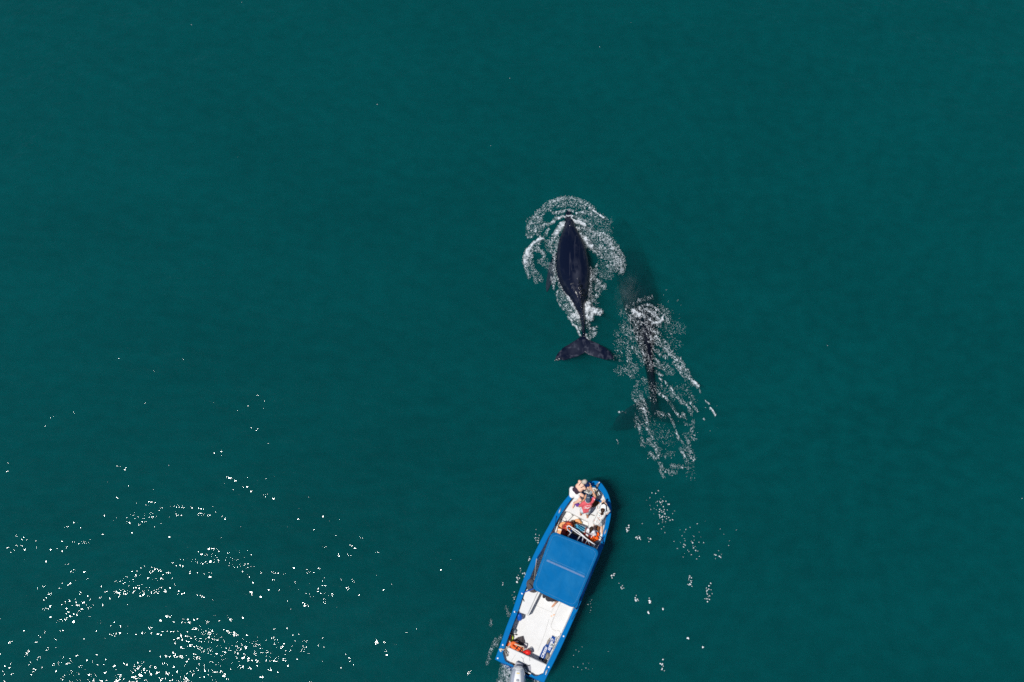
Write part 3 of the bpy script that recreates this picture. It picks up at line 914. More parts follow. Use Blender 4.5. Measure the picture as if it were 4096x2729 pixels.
Bw = [
    ([z6(730, 630), z6(800, 595), z6(880, 600), z6(950, 640), z6(1010, 680)], 6, .85, .2), ([z6(960, 660), z6(1060, 740), z6(1120, 780), z6(1130, 830)], 8, .5, .3),
    ([z6(630, 680), z6(660, 720), z6(720, 730)], 13, .95, .3), ([z6(650, 660), z6(760, 660), z6(880, 680), z6(950, 740), z6(990, 790)], 13, .74, .35),
    ([z6(740, 740), z6(820, 790), z6(900, 840), z6(980, 850)], 14, .72, .35), ([z6(900, 850), z6(990, 840), z6(1040, 800), z6(1040, 770)], 7, .95, .2), ([z6(1010, 800), z6(1010, 900)], 7, .85, .2),
    ([z6(600, 780), z6(640, 840), z6(700, 850)], 16, .5, .3), ([z6(700, 860), z6(800, 860), z6(880, 930), z6(930, 1010), z6(990, 1080)], 9, .62, .3),
    ([z6(690, 880), z6(660, 960), z6(690, 1060), z6(740, 1100)], 13, .62, .34), ([z6(760, 960), z6(860, 980), z6(900, 1040)], 16, .40, .34), ([z6(540, 930), z6(630, 945)], 8, .6, .3),
    ([z6(520, 900), z6(620, 1050)], 26, .18, .2), ([z6(530, 640), z6(640, 580), z6(690, 550), z6(760, 520), z6(880, 490)], 11, .22, .05), ([z6(480, 700), z6(560, 760)], 16, .1, .1),
    ([z6(870, 880), z6(1000, 1000)], 10, .3, .2), ([z6(1010, 620), z6(1110, 690), z6(1130, 850)], 14, .1, .18), ([z6(1100, 850), z6(1200, 880), z6(1300, 940)], 24, .06, .09), ([z6(1100, 960), z6(1240, 1140)], 30, .03, .05),
    ([z6(700, 1040), z6(760, 1150), z6(800, 1260), z6(780, 1370)], 17, .40, .30), ([z6(640, 1180), z6(720, 1290)], 15, .35, .25), ([z6(420, 980), z6(440, 1180), z6(430, 1330)], 20, .07, .10), ([z6(560, 1220), z6(580, 1380)], 12, .38, .16),
    ([z6(480, 1100), z6(620, 1160)], 24, .12, .12), ([z6(440, 1500), z6(600, 1480), z6(700, 1460)], 22, .18, .14),
    ([z6(870, 1060), z6(960, 1120), z6(1060, 1150), z6(1130, 1230), z6(1230, 1340)], 11, .62, .4), ([z6(940, 1060), z6(1080, 1110), z6(1130, 1180)], 10, .45, .3),
    ([z6(1080, 1230), z6(1180, 1300), z6(1270, 1350), z6(1330, 1440), z6(1390, 1540)], 11, .68, .45), ([z6(1230, 1370), z6(1300, 1470), z6(1340, 1540)], 12, .5, .4),
    ([z6(860, 1120), z6(940, 1210), z6(1040, 1300), z6(1120, 1330)], 9, .48, .35), ([z6(870, 1230), z6(910, 1330)], 10, .35, .3), ([z6(870, 1390), z6(960, 1440), z6(1060, 1490), z6(1120, 1560)], 7, .5, .35),
    ([z6(940, 1340), z6(1010, 1420), z6(1080, 1480)], 7, .6, .35), ([z6(820, 1180), z6(880, 1500)], 12, .18, .22),
    ([z7(1090, 10), z7(1180, 90), z7(1250, 170), z7(1320, 240), z7(1380, 300)], 10, .78, .55), ([z7(1310, 230), z7(1350, 260), z7(1385, 300)], 6, 1.0, .8), ([z7(1150, 90), z7(1240, 210)], 10, .4, .4),  # middle stroke paints a sunlit wave crest as white foam
    ([z7(830, 10), z7(930, 40), z7(1000, 110), z7(1060, 150)], 7, .5, .35), ([z7(960, 20), z7(1060, 120)], 12, .3, .3), ([z7(860, 120), z7(930, 170)], 6, .5, .3),
    ([z7(910, 210), z7(980, 260), z7(1030, 320), z7(1090, 400), z7(1150, 470), z7(1190, 520)], 6, .62, .4), ([z7(870, 390), z7(960, 440), z7(1050, 540), z7(1100, 620), z7(1160, 690)], 6, .55, .4),
    ([z7(1180, 480), z7(1260, 530), z7(1300, 650)], 9, .4, .3), ([z7(1290, 500), z7(1340, 560), z7(1380, 610)], 5, .85, .4), ([z7(1480, 480), z7(1525, 520)], 3.5, .85, .6), ([z7(1540, 570), z7(1575, 620), z7(1600, 660)], 4, .95, .6),  # last stroke stands in for a bright sun streak on the swell
    ([z7(1400, 340), z7(1410, 380)], 3, .8, .5), ([z7(1455, 705), z7(1470, 725)], 3, .9, .5), ([z7(1300, 430), z7(1350, 480)], 12, .1, .2), ([z7(1200, 640), z7(1240, 780)], 7, .45, .3), ([z7(1300, 780), z7(1330, 730), z7(1310, 860)], 7, .5, .2),
    ([z7(1020, 650), z7(1070, 750), z7(1110, 860), z7(1150, 970), z7(1200, 1010)], 5, .6, .4), ([z7(1220, 900), z7(1270, 1010)], 6, .4, .3), ([z7(1290, 900), z7(1340, 960)], 12, .25, .15), ([z7(1250, 1060), z7(1320, 1200)], 16, .15, .2),
    ([z7(1160, 1080), z7(1210, 1160), z7(1240, 1240)], 6, .7, .4), ([z7(1230, 1100), z7(1290, 1150)], 8, .4, .3), ([z7(1300, 1190), z7(1330, 1220)], 5, .5, .3),
    ([z7(640, 250), z7(600, 340), z7(580, 460)], 12, .22, .22), ([z7(560, 160), z7(640, 70)], 18, .16, .16), ([z7(660, 380), z7(690, 470), z7(720, 560)], 9, .42, .3), ([z7(620, 470), z7(680, 560), z7(740, 660)], 18, .3, .26),
    ([z7(700, 570), z7(740, 680), z7(750, 780)], 9, .45, .3), ([z7(620, 690), z7(640, 780)], 16, .22, .2), ([z7(390, 620), z7(470, 630)], 5, .5, .2), ([z7(370, 970), z7(385, 1020)], 2.5, .7, .4),
    ([z7(650, 820), z7(670, 890)], 8, .5, .2), ([z7(740, 810), z7(810, 900), z7(820, 950)], 10, .32, .28), ([z7(680, 960), z7(700, 1040)], 10, .3, .2), ([z7(760, 980), z7(850, 1040), z7(890, 1120)], 12, .34, .3),
    ([z7(830, 1020), z7(870, 1120), z7(890, 1190)], 7, .62, .35), ([z7(790, 1150), z7(840, 1200)], 11, .35, .28), ([z7(900, 1140), z7(970, 1180)], 9, .3, .25), ([z7(1000, 1150), z7(1090, 1140)], 9, .1, .15),
    ([z7(910, 1270), z7(950, 1330), z7(1020, 1370), z7(1110, 1380)], 8, .55, .35), ([z7(980, 1370), z7(1060, 1415)], 6, .7, .35), ([z7(1060, 1300), z7(1180, 1310)], 10, .22, .25), ([z7(900, 1330), z7(960, 1440)], 7, .3, .3),
    ([z7(880, 640), z7(960, 670)], 12, .2, .2), ([z7(780, 820), z7(1000, 940)], 40, .03, .06), ([z7(700, 220), z7(820, 480)], 16, .08, .14), ([z7(760, 330), z7(900, 340)], 24, .10, .14), ([z7(1030, 400), z7(1230, 330)], 30, .04, .08), ([z7(1280, 1280), z7(1290, 1420)], 22, .03, .06),
]
foam_field('wake_foam', 2430, 1160, 2900, 1960, Bw, 'streaky broken foam of the wake trailing behind the submerged whale', streak=1.02, stretch=3.0, lace=4.6)
# ------------------------------------------------------------------ boat
Z1 = lambda x, y: (2160 + x / 4.356, 1880 + y / 4.356)
Z2 = lambda x, y: (1950 + x / 3.92, 2080 + y / 3.92)
Z3 = lambda x, y: (1950 + x / 4.367, 2370 + y / 4.367)
ZB = lambda x, y: (2270 + x / 9.222, 1900 + y / 9.222)
ZC = lambda x, y: (2220 + x / 9.222, 2050 + y / 9.222)
ZS = lambda x, y: (1970 + x / 9.8, 2500 + y / 9.8)
ZM = lambda x, y: (2020 + x / 13.08, 2620 + y / 13.08)
ZF_ = lambda x, y: (2130 + x / 11.2, 2520 + y / 11.2)
GZ = 0.72      # gunwale
FZ = 0.15      # cockpit sole
PZ = 0.45      # bow platform
FWD = Vector((at(2385, 1924, GZ) - at(2078, 2686, GZ))).normalized()
FWD.z = 0; FWD.normalize()
RGT = Vector((FWD.y, -FWD.x, 0))
YAW = math.atan2(FWD.y, FWD.x) - math.pi / 2      # boat frame: +y forward, +x starboard
RB = Matrix.Rotation(YAW, 3, 'Z')

boat = empty('boat', at(2230, 2330, 0), 'open blue motor boat with a blue canvas canopy and white decks carrying whale watchers', 'boat')

OUT = [[Z3(470, 1308), Z3(300, 1250), Z3(215, 1215), Z3(130, 1172)],
       [Z3(130, 1172), (2005, 2567), (2025.6, 2507), (2048.5, 2448), (2074.5, 2370), (2103, 2294), (2128.6, 2233), (2161.7, 2164), (2207, 2081), (2229, 2041), (2252, 2009), (2275, 1981), (2298, 1958.5), (2322, 1940), (2345, 1928.5), (2366.6, 1924), (2389.6, 1923.6)],
       [(2389.6, 1923.6), (2403, 1928.5), (2417, 1946), (2431, 1969.5), (2440, 1995), (2444.7, 2018), (2446, 2041), (2442, 2076), (2434.5, 2110), (2426, 2142), (2414, 2187), (2378.6, 2274), (2355.6, 2330), (2324, 2410), (2309.5, 2446), (2286.6, 2498), (2257, 2564.6), (2225, 2633), (2202, 2679), (2176, 2733)],
       [(2176, 2733), (2160, 2726), (2140, 2716), Z3(722, 1460)]]
INN = [[Z3(432, 1262), Z3(395, 1246), Z3(312, 1207), Z3(268, 1060)],
       [Z3(268, 1060), (2021.4, 2585), (2041.6, 2528), (2073.7, 2443), (2096, 2374), (2122, 2310), (2146, 2252), (2180, 2177), (2221, 2100), (2241, 2063), (2268, 2022), (2292, 1990), (2316, 1969), (2336, 1957), (2351, 1951), (2366, 1948), (2379, 1950)],
       [(2379, 1950), (2390, 1954), (2401, 1962), (2413, 1977), (2421, 1995), (2425.5, 2015), (2426.5, 2040), (2423.5, 2076), (2417.5, 2110), (2409, 2146), (2396, 2182), (2361, 2266), (2338, 2321), (2305, 2402), (2292, 2438), (2268, 2492), (2238, 2556), (2206, 2622), (2186, 2661), (2172, 2695)],
       [(2172, 2695), (2141, 2707), (2128, 2699), Z3(762, 1420)]]
CNT = [5, 70, 70, 5]

def resample(pts, n, z):
    P = [at(x, y, z) for x, y in pts]
    if n > 10: P = curve(P, 5)
    L = [0]
    for a, b in zip(P[:-1], P[1:]): L.append(L[-1] + (b - a).length)
    out = []
    for i in range(n):
        s = L[-1] * i / (n - 1)
        j = max(k for k in range(len(L)) if L[k] <= s + 1e-9)
        if j >= len(P) - 1: out.append(P[-1].copy()); continue
        out.append(P[j].lerp(P[j + 1], (s - L[j]) / max(1e-9, L[j + 1] - L[j])))
    return out

def chain(segs, z):
    o = []
    for s, n in zip(segs, CNT):
        r = resample(s, n, z)
        o += r if not o else r[1:]
    return o
O = chain(OUT, GZ); I = chain(INN, GZ)
n = len(O)
ctr = at(2225, 2330, GZ)
def level(ring, other, k, z):
    """point ring moved towards the centreline"""
    out = []
    for p in ring:
        rel = p - ctr
        a, b = rel.dot(FWD), rel.dot(RGT)
        bow = max(0, (a - 1.5) / 2.2)
        q = ctr + FWD * (a - k * (0.25 + 1.0 * bow ** 2)) + RGT * (b * (1 - k * 0.9))
        q.z = z
        out.append(q)
    return out
# outer shell, closed underneath
shell = [[p + Vector((0, 0, -0.075)) for p in O], level(O, I, 0.09, 0.36), level(O, I, 0.24, 0.05), level(O, I, 0.4, -0.09), level(O, I, 0.7, -0.2)]
V, F = loft(shell, False, True)
mk('hull', (V, F), 'hull_blue', boat, smooth=False)
# gunwale cap: flat blue rim with a rounded rubbing edge
rim = [[p + Vector((0, 0, -0.085)) for p in O], [p + Vector((0, 0, -0.02)) for p in O], [O[i].lerp(I[i], 0.10) + Vector((0, 0, 0.004)) for i in range(n)],
       [O[i].lerp(I[i], 0.92) + Vector((0, 0, 0.004)) for i in range(n)], [p + Vector((0, 0, -0.012)) for p in I], [p + Vector((0, 0, -0.05)) for p in I]]
V, F = loft(rim, False, False, closed=False)
mk('gunwale', (V, F), 'blue_paint', boat)
# white inner liner and sole
lin = [[p + Vector((0, 0, -0.05)) for p in I], [p + Vector((0, 0, -0.056)) + (p - ctr).normalized() * 0.03 for p in I]]
base = []
for p in I:
    q = p + (ctr - p).normalized() * 0.015
    q.z = FZ
    base.append(q)
lin.append(base)
V, F = loft(lin, False, False)
mk('liner', (V, F), 'gelcoat', boat)
mk('deck', ([tuple(p) for p in base], [tuple(range(n))]), 'gelcoat', boat)

def poly(fn, pts, z):
    return [at(*fn(*p), z) for p in pts]

# bow: anchor locker deck, blue cross beam, platform, side shelves round a sunken well
lock = [(2322, 1971), (2339, 1957), (2352, 1952), (2366, 1949), (2379, 1951.5), (2390, 1956), (2401, 1964), (2412, 1978), (2420, 1996), (2424.5, 2014),
        (2405, 2003), (2383, 1990), (2360, 1979), (2344, 1973.5), (2329, 1968.5)]
mk('anchor_locker', prism([at(x, y, .60) for x, y in lock[:10]] + [at(x, y, .60) for x, y in [(2404, 2001), (2382, 1988), (2360, 1977.5), (2344, 1972), (2330, 1967)]], .50, .60, .012), 'gelcoat', boat)
beam = poly(ZB, [(525, 610), (560, 640), (680, 700), (760, 735), (860, 775), (960, 835), (1060, 885), (1250, 960), (1420, 1020), (1425, 1055), (1240, 1000), (1040, 915), (860, 830), (740, 775), (680, 730), (540, 680), (515, 640)], .66)
mk('cross_beam', prism(beam, .30, .66, .01), 'blue_paint', boat)
plat = [Z1(262, 1072), Z1(330, 862), (2252.5, 2046), (2268.5, 2023), (2293, 1992), (2318, 1971), (2330, 1972), (2360, 1983), (2384, 1994), (2406, 2006), (2424, 2014), (2425.5, 2040), (2422.5, 2076), (2416.5, 2110), (2408, 2146), (2399, 2172),
        Z1(985, 1265), Z1(930, 1180), Z1(850, 1010), Z1(845, 905), Z1(690, 830), Z1(510, 732), Z1(428, 715), Z1(350, 860), Z1(285, 1085)]
mk('bow_platform', prism([at(x, y, PZ) for x, y in plat], FZ + .002, PZ, .012), 'gelcoat', boat)
step = poly(Z1, [(545, 775), (575, 800), (345, 1040), (300, 1065), (330, 985)], .27)
mk('step', prism(step, FZ + .002, .27, .012), 'gelcoat', boat)
hatch = poly(ZB, [(860, 800), (1000, 900), (1200, 1000), (1165, 1080), (1060, 1160), (900, 1195), (830, 1190), (800, 1060), (790, 900)], PZ + .035)
wd = mk('wooden_hatch', prism(hatch, PZ + .002, PZ + .035, .008), 'wood', boat)
for k in (0.3, 0.55, 0.8):
    a = at(*ZB(800 + 60 * k, 800 + 390 * k), PZ + .036); b = at(*ZB(1180 - 120 * k, 960 + 180 * k), PZ + .036)
    mk('plank_joint', tube([a, b], .004, 5), 'black', wd)

# stern: port bench, hatches, starboard panel, motor well deck
bench = poly(Z2, [(640, 1060), (592, 1120), (545, 1245), (487, 1425), (505, 1450), (612, 1487), (640, 1470), (800, 1115), (740, 1060)], .60)
sd = mk('bench', prism(bench, FZ + .002, .60, .02), 'gelcoat', boat)
lip = poly(Z2, [(622, 1500), (640, 1508), (832, 1130), (800, 1112), (640, 1470)], .56)
mk('bench_lip', prism(lip, FZ + .002, .55, .006), 'gelcoat', sd)
pan = poly(Z3, [(1290, 150), (1200, 350), (1118, 560), (1115, 600), (1140, 640), (1292, 722), (1310, 700), (1500, 300), (1490, 240)], FZ + .05)
mk('side_panel', prism(pan, FZ + .002, FZ + .05, .012), 'gelcoat', boat)
mk('panel_edge', tube([p + Vector((0, 0, -.046)) for p in poly(Z3, [(1286, 150), (1196, 350), (1112, 560), (1109, 602), (1135, 646), (1292, 728)], FZ + .05)], .008, 6), 'gel_line', boat)
hp = poly(Z3, [(935, 0), (858, 230), (1118, 350), (1160, 250), (1270, 0)], FZ + .012)
fh = mk('floor_hatch', prism(hp, FZ + .002, FZ + .012, .003), 'gelcoat', boat)
mk('hatch_joint', tube(hp, .006, 5), 'gel_line', fh)
mk('floor_groove', tube(poly(Z3, [(1075, 470), (1000, 720), (880, 1030)], FZ + .004), .006, 5), 'gel_line', boat)
sl = poly(Z3, [(1222, 715)], FZ + .02)[0]
cap = mk('deck_plate', prism([(sl.x + .10 * math.cos(a), sl.y + .10 * math.sin(a)) for a in [k * math.pi / 12 for k in range(24)]], FZ + .052, FZ + .068, .006), 'gelcoat', boat)
mk('rust_mark', prism(poly(Z3, [(1102, 410), (1128, 402), (1132, 418), (1106, 424)], FZ), FZ + .002, FZ + .006), 'peach', boat)
mk('rust_mark', prism(poly(Z3, [(1142, 390), (1172, 378), (1174, 396), (1148, 406)], FZ), FZ + .002, FZ + .006), 'peach', boat)
sdk = poly(Z3, [(318, 942), (276, 1060), (318, 1200), (396, 1240), (432, 1254), (545, 1290), (756, 1392), (772, 1416), (835, 1462), (966, 1410), (1022, 1265)], .56)
_sc = sum(sdk, Vector()) / len(sdk)
sdk = [_sc + (p - _sc) * 1.05 for p in sdk]
std = mk('stern_deck', prism(sdk, FZ + .002, .56, .018), 'gelcoat', boat)
mk('deck_joint', tube(poly(Z3, [(412, 1205), (485, 1095)], .562), .007, 5), 'gel_line', std)
mk('well_edge', tube(poly(Z3, [(420, 1222), (500, 1262), (560, 1290)], .563), .011, 5), 'tan', std)
wel = poly(ZM, [(700, 545), (760, 480), (860, 445), (1000, 440), (1130, 460), (1240, 540), (1360, 600), (1365, 900), (1330, 930), (1000, 780), (860, 640)], .566)
mk('motor_well', prism(wel, .5615, .566), 'cowl_grey', std)
mk('transom_lip', prism(poly(Z3, [(640, 1320), (762, 1392), (760, 1412), (650, 1352)], .5), .3, .572), 'gelcoat', boat)
for pts, r_ in (([ZM(1000, 600), ZM(990, 540), ZM(1070, 515), ZM(1115, 570), ZM(1110, 720), ZM(1200, 820), ZM(1340, 890)], .012), ([ZM(1000, 590), ZM(1130, 575), ZM(1290, 550), ZM(1320, 550)], .010), ([ZM(840, 580), ZM(815, 530), ZM(860, 520), ZM(920, 590)], .012)):
    mk('motor_cable', tube(curve([at(x, y, .60) for x, y in pts], 5), r_, 6), 'black', boat)
mk('fuel_hose', tube(curve([at(*ZM(x, y), .59) for x, y in [(890, 500), (930, 470), (925, 540), (950, 580)]], 5), .010, 6), 'red_buoy', boat)
mk('cable', tube(curve([at(*ZM(x, y), .572) for x, y in [(830, 110), (920, 190), (960, 310), (1010, 420)]], 5), .004, 5), 'cowl_grey', boat)
mk('cable', tube(curve([at(*ZM(x, y), .572) for x, y in [(1270, 70), (1280, 190), (1300, 340)]], 5), .004, 5), 'cowl_grey', boat)
mk('cable', tube(curve([at(*ZM(x, y), .572) for x, y in [(1120, 40), (1020, 110), (960, 210), (930, 420)]], 5), .003, 5), 'cowl_grey', boat)

# deck fittings
def cleat(px, py, z=GZ, rot=0):
    p = at(px, py, z)
    m = Matrix.Translation(p) @ Matrix.Rotation(YAW + rot, 4, 'Z')
    return mk('cleat', join(xf(box((0, 0, .012), (.05, .10, .016), bev=.004), m), xf(tube([(0, -.03, .02), (0, -.03, .05)], .010, 6), m), xf(tube([(0, .03, .02), (0, .03, .05)], .010, 6), m),
                          xf(tube([(0, -.095, .052), (0, 0, .06), (0, .095, .052)], [.008, .013, .008], 6), m)), 'steel', boat)
for c in [Z1(345, 712), Z1(1138, 1080), Z3(1030, 1390)]:
    cleat(*c)
for c in [Z3(1330, 765), Z3(1070, 1305), Z3(475, 340), Z3(268, 918), Z3(605, 20), Z3(180, 1150)]:
    p = at(*c, GZ + .004)
    mk('deck_fitting', join(ell(p + Vector((0, 0, .004)), (.030, .030, .014), n=10, m=5), tube([p, p + Vector((0, 0, .03))], .014, 8)), 'white', boat)
# bow post
bp_ = empty('bow_post', tuple(at(*ZB(1080, 450), .62) - boat.location)); bp_.parent = boat
mk('post', tube([at(*ZB(1078, 480), .60), at(*ZB(1095, 400), .82), at(*ZB(1120, 330), .92)], [.05, .045, .035], 8), 'rubber_grey', bp_)
mk('post_bracket', tube([at(*ZB(1070, 470), .66), at(*ZB(1150, 310), .88), at(*ZB(1185, 265), .90)], .020, 8), 'steel', bp_)
mk('post_collar', tube([at(*ZB(1075, 455), .64), at(*ZB(1082, 430), .70)], .062, 10), 'black', bp_)

# console and windscreen frame
con = poly(ZC, [(600, 580), (1040, 860), (1120, 930), (960, 1260), (480, 1010)], .95)
cs = mk('console', prism(con, FZ + .002, .95, .03), 'navy', boat)
mk('dash', prism(poly(ZC, [(640, 640), (1010, 870), (960, 960), (610, 760)], .965), .951, .966, .004), 'black', cs)
def clear_pane():
    m = mat('clear_pane', (.5, .55, .6), .1)
    m.node_tree.nodes['Principled BSDF'].inputs['Alpha'].default_value = .12
    return m
wf = empty('windscreen_frame', tuple(at(*ZC(800, 740), 1.2) - boat.location)); wf.parent = boat
top = [ZC(440, 545), ZC(470, 505), ZC(530, 500), ZC(640, 570), ZC(850, 700), ZC(1060, 880), ZC(1160, 970), ZC(1480, 1200)]
mk('rail', tube(curve([at(x, y, 1.28) for x, y in top], 5), .020, 8), 'white_tube', wf)
mk('rail', tube(curve([at(*ZC(x, y), 1.24) for x, y in [(610, 600), (820, 760), (1010, 870), (1120, 950)]], 5), .016, 8), 'white_tube', wf)
for a, b in (((440, 545), (470, 640)), ((470, 640), (590, 750)), ((590, 750), (480, 885)), ((940, 850), (815, 1030)), ((1040, 910), (1000, 1080)), ((1190, 1030), (1110, 1170)), ((1230, 1070), (1270, 1190)), ((1480, 1200), (1420, 1260))):
    mk('strut', tube([at(*ZC(*a), 1.26), at(*ZC(*b), 1.45)], .016, 8), 'white_tube', wf)
mk('pane', loft([[at(*ZC(x, y), 1.25) for x, y in [(640, 575), (850, 705), (1055, 885)]], [at(*ZC(x, y), 1.0) for x, y in [(640, 600), (850, 730), (1055, 905)]]], False, False, closed=False), clear_pane(), wf)

# canopy
CZ = 1.78
cano = empty('canopy', tuple(at(2265, 2275, CZ) - boat.location)); cano.parent = boat
cor = [Z2(1010, 168), Z2(1768, 472), Z2(1378, 1398), Z2(690, 1078)]
C4 = [at(x, y, CZ) for x, y in cor]
def rounded(c4, rad, ins=0.0, k=8):
    c4 = inset([(p.x, p.y) for p in c4], ins) if ins else [Vector((p.x, p.y)) for p in c4]
    out = []
    for i in range(4):
        p, a, b = c4[i], c4[i - 1], c4[(i + 1) % 4]
        ua, ub = (a - p).normalized(), (b - p).normalized()
        for j in range(k + 1):
            t = j / k
            s, e = p + ua * rad, p + ub * rad
            out.append(s * (1 - t) ** 2 + p * 2 * t * (1 - t) + e * t * t)
        # points along the straight side
        nx = c4[(i + 1) % 4]
        s = p + ub * rad
        e = nx + (p - nx).normalized() * rad
        for j in range(1, 12):
            out.append(s.lerp(e, j / 12))
    return out
rings = []
for ins, rad, z in ((.02, .22, -.13), (.0, .22, -.06), (.004, .22, -.015), (.03, .2, .0), (.10, .18, .012), (.25, .14, .03), (.5, .1, .05), (.7, .06, .06)):
    rr = rounded(C4, rad, ins)
    ring = []
    for q in rr:
        wv = 0.05 * (fbm(np.array(q.x * 2.6), np.array(q.y * 1.6), 3, 4) - .5) * min(1, ins * 8)
        ring.append((q.x, q.y, CZ + z + float(wv)))
    rings.append(ring)
V, F = loft(rings, False, True)
mk('canvas_top', (V, F), 'canvas', cano, smooth=True)
sm = rounded(C4, .2, .085, 8)
mk('seam', tube([(q.x, q.y, CZ + .016) for q in sm] + [(sm[0].x, sm[0].y, CZ + .016)], .006, 5), 'seam', cano)
def strip(fn, a, b, wd, z, name, m, k=14):
    A, B = at(*fn(*a), CZ + z), at(*fn(*b), CZ + z)
    d = (B - A).normalized(); s = Vector((-d.y, d.x, 0)) * wd / 2
    def zz(p):
        # crown height of the canvas under the strip
        e = min(abs((p - C4[i].lerp(C4[(i + 1) % 4], .5)).dot((C4[i] + C4[(i + 1) % 4] - C4[(i + 2) % 4] - C4[(i + 3) % 4]).normalized())) for i in range(4))
        return CZ + np.interp(e, [0, .03, .1, .25, .5, .75, .92], [-.005, .0, .012, .03, .05, .06, .064]) + z
    rs = []
    for i in range(k + 1):
        p = A.lerp(B, i / k); h = zz(p)
        rs.append([(p.x + s.x, p.y + s.y, h), (p.x + s.x, p.y + s.y, h + .008), (p.x - s.x, p.y - s.y, h + .008), (p.x - s.x, p.y - s.y, h)])
    mk(name, loft(rs), m, cano)
strip(Z2, (930, 634), (1520, 892), .062, .004, 'canvas_flap', 'zip')
strip(Z2, (930, 628), (1520, 884), .010, .014, 'flap_stitch', 'seam')
strip(Z2, (985, 612), (1530, 853), .010, .003, 'seam', 'seam')
def tocan(i, j, t, ins=.12):
    a, b = C4[i], C4[j]
    c = sum(C4, Vector()) / 4
    p = a.lerp(b, t)
    return p + (c - p).normalized() * ins
# four bent poles carry it
for k, (tp, ft) in enumerate(((tocan(0, 1, .03), Z1(262, 985)), (tocan(1, 0, .03), Z1(1090, 1200)), (tocan(2, 3, .04), Z3(1545, 300)), (tocan(3, 2, .04), Z2(545, 1150)))):
    t_ = Vector((tp.x, tp.y, CZ - .03))
    f_ = at(*ft, GZ)
    mk('pole', tube([t_, t_ + Vector((0, 0, -.1)), f_.lerp(t_, .35), f_], .018, 8), 'steel' if k != 3 else 'fender', cano)
# guy ropes to the gunwale
def rope(pts, r, m='rope_blue', name='guy_rope', parent=None):
    return mk(name, tube(curve(pts, 5), r, 6), m, parent if parent is not None else cano)
e = lambda x, y, z=CZ - .1: at(*Z2(x, y), z)
rope([e(950, 290), e(900, 400, 1.4), e(785, 585, GZ + .03)], .013)
rope([e(880, 480), e(800, 580, 1.0), e(780, 600, GZ + .03)], .010)
rope([e(772, 610, GZ + .03), e(760, 690, .85), e(742, 860, 1.3), e(730, 930, CZ - .12)], .011, 'rope_beige')
rope([e(780, 590, GZ + .04), e(820, 650, 1.0)], .010)
rope([at(*Z1(285, 800), GZ + .03), at(*Z1(262, 985), GZ + .05), at(*Z1(255, 1060), 1.2), at(*Z1(215, 1080), CZ - .1)], .011)
rope([at(*Z1(285, 800), GZ + .03), at(*Z1(305, 850), .70)], .010)
rope([at(*Z1(1095, 1190), GZ + .04), at(*Z1(1050, 1240), 1.0), at(*Z1(1010, 1380), CZ - .1)], .011)
rope([at(*Z1(1095, 1190), GZ + .04), at(*Z1(1105, 1330), GZ + .03)], .014)
rope([at(*Z1(1070, 1190), GZ + .03), at(*Z1(1095, 1180), GZ + .07), at(*Z1(1118, 1170), GZ + .03)], .018)
rope([e(1660, 700), e(1580, 960, 1.85), e(1460, 1220, 1.6), e(1400, 1400, GZ + .05)], .010)
rope([at(*Z3(1565, 335), GZ + .02), at(*Z3(1470, 475), GZ + .02)], .010)
rope([at(*Z3(475, 340), GZ + .03), at(*Z3(540, 350), GZ + .02)], .010, 'rope_dark')
rope([at(*Z2(550, 1225), .62), at(*Z2(575, 1280), .62)], .014, 'rope_dark', 'strap')
# ------------------------------------------------------------------ outboard motor
mo = at(*ZM(660, 1000), .9)
motor = empty('outboard_motor', mo, 'big silver grey outboard motor with a pale top panel on the transom', 'outboard motor')
cowl_prof = [(0.02, .10, .05), (0.06, .155, .12), (.13, .20, .19), (.22, .235, .235), (.34, .262, .27), (.48, .275, .285), (.62, .27, .275), (.74, .24, .24), (.84, .18, .18), (.89, .09, .09)]
m0 = at(*ZM(705, 560), 1.08); m0.z = 0
aft = (at(*ZM(650, 1425), 1.08) - at(*ZM(705, 560), 1.08)); aft.z = 0; aft.normalize()
sd_ = Vector((-aft.y, aft.x, 0))
rings = []
for s, hw, hh in cowl_prof:
    c = m0 + aft * s + Vector((0, 0, .86))
    rings.append([c + sd_ * (hw * math.copysign(abs(math.cos(f)) ** .8, math.cos(f))) + Vector((0, 0, (hh if math.sin(f) > 0 else .16) * math.copysign(abs(math.sin(f)) ** .85, math.sin(f)))) for f in [2 * math.pi * k / 28 for k in range(28)]])
mk('cowl', loft(rings), 'cowl', motor, smooth=True)
# raised pale panel along the top
rings = []
for s, hw in ((.16, .085), (.22, .10), (.34, .115), (.48, .125), (.62, .13), (.74, .12), (.83, .09)):
    hh = np.interp(s, [a[0] for a in cowl_prof], [a[2] for a in cowl_prof])
    c = m0 + aft * s + Vector((0, 0, .86 + hh * .93))
    rings.append([c + sd_ * hw * x + Vector((0, 0, z * (.6 + .4 * hh / .28))) for x, z in ((-1, -.01), (-.95, .006), (-.6, .022), (0, .03), (.6, .022), (.95, .006), (1, -.01))])
mk('top_panel', loft(rings, False, False, closed=False), 'cowl_top', motor, smooth=True)
rings = []
for s, hw in ((.035, .10), (.07, .15), (.115, .175), (.15, .185)):
    hh = np.interp(s, [a[0] for a in cowl_prof], [a[2] for a in cowl_prof])
    hw_ = np.interp(s, [a[0] for a in cowl_prof], [a[1] for a in cowl_prof])
    c = m0 + aft * s + Vector((0, 0, .862))
    rings.append([c + sd_ * (hw_ * 1.02 * math.cos(f)) + Vector((0, 0, hh * 1.03 * math.sin(f) ** .85)) for f in [math.pi * (.06 + .88 * k / 14) for k in range(15)]])
mk('front_cap', loft(rings, False, False, closed=False), 'cowl_top', motor, smooth=True)
def on_top(s, x):
    hh = np.interp(s, [a[0] for a in cowl_prof], [a[2] for a in cowl_prof])
    return m0 + aft * s + sd_ * x + Vector((0, 0, .86 + hh * .93 + .034))
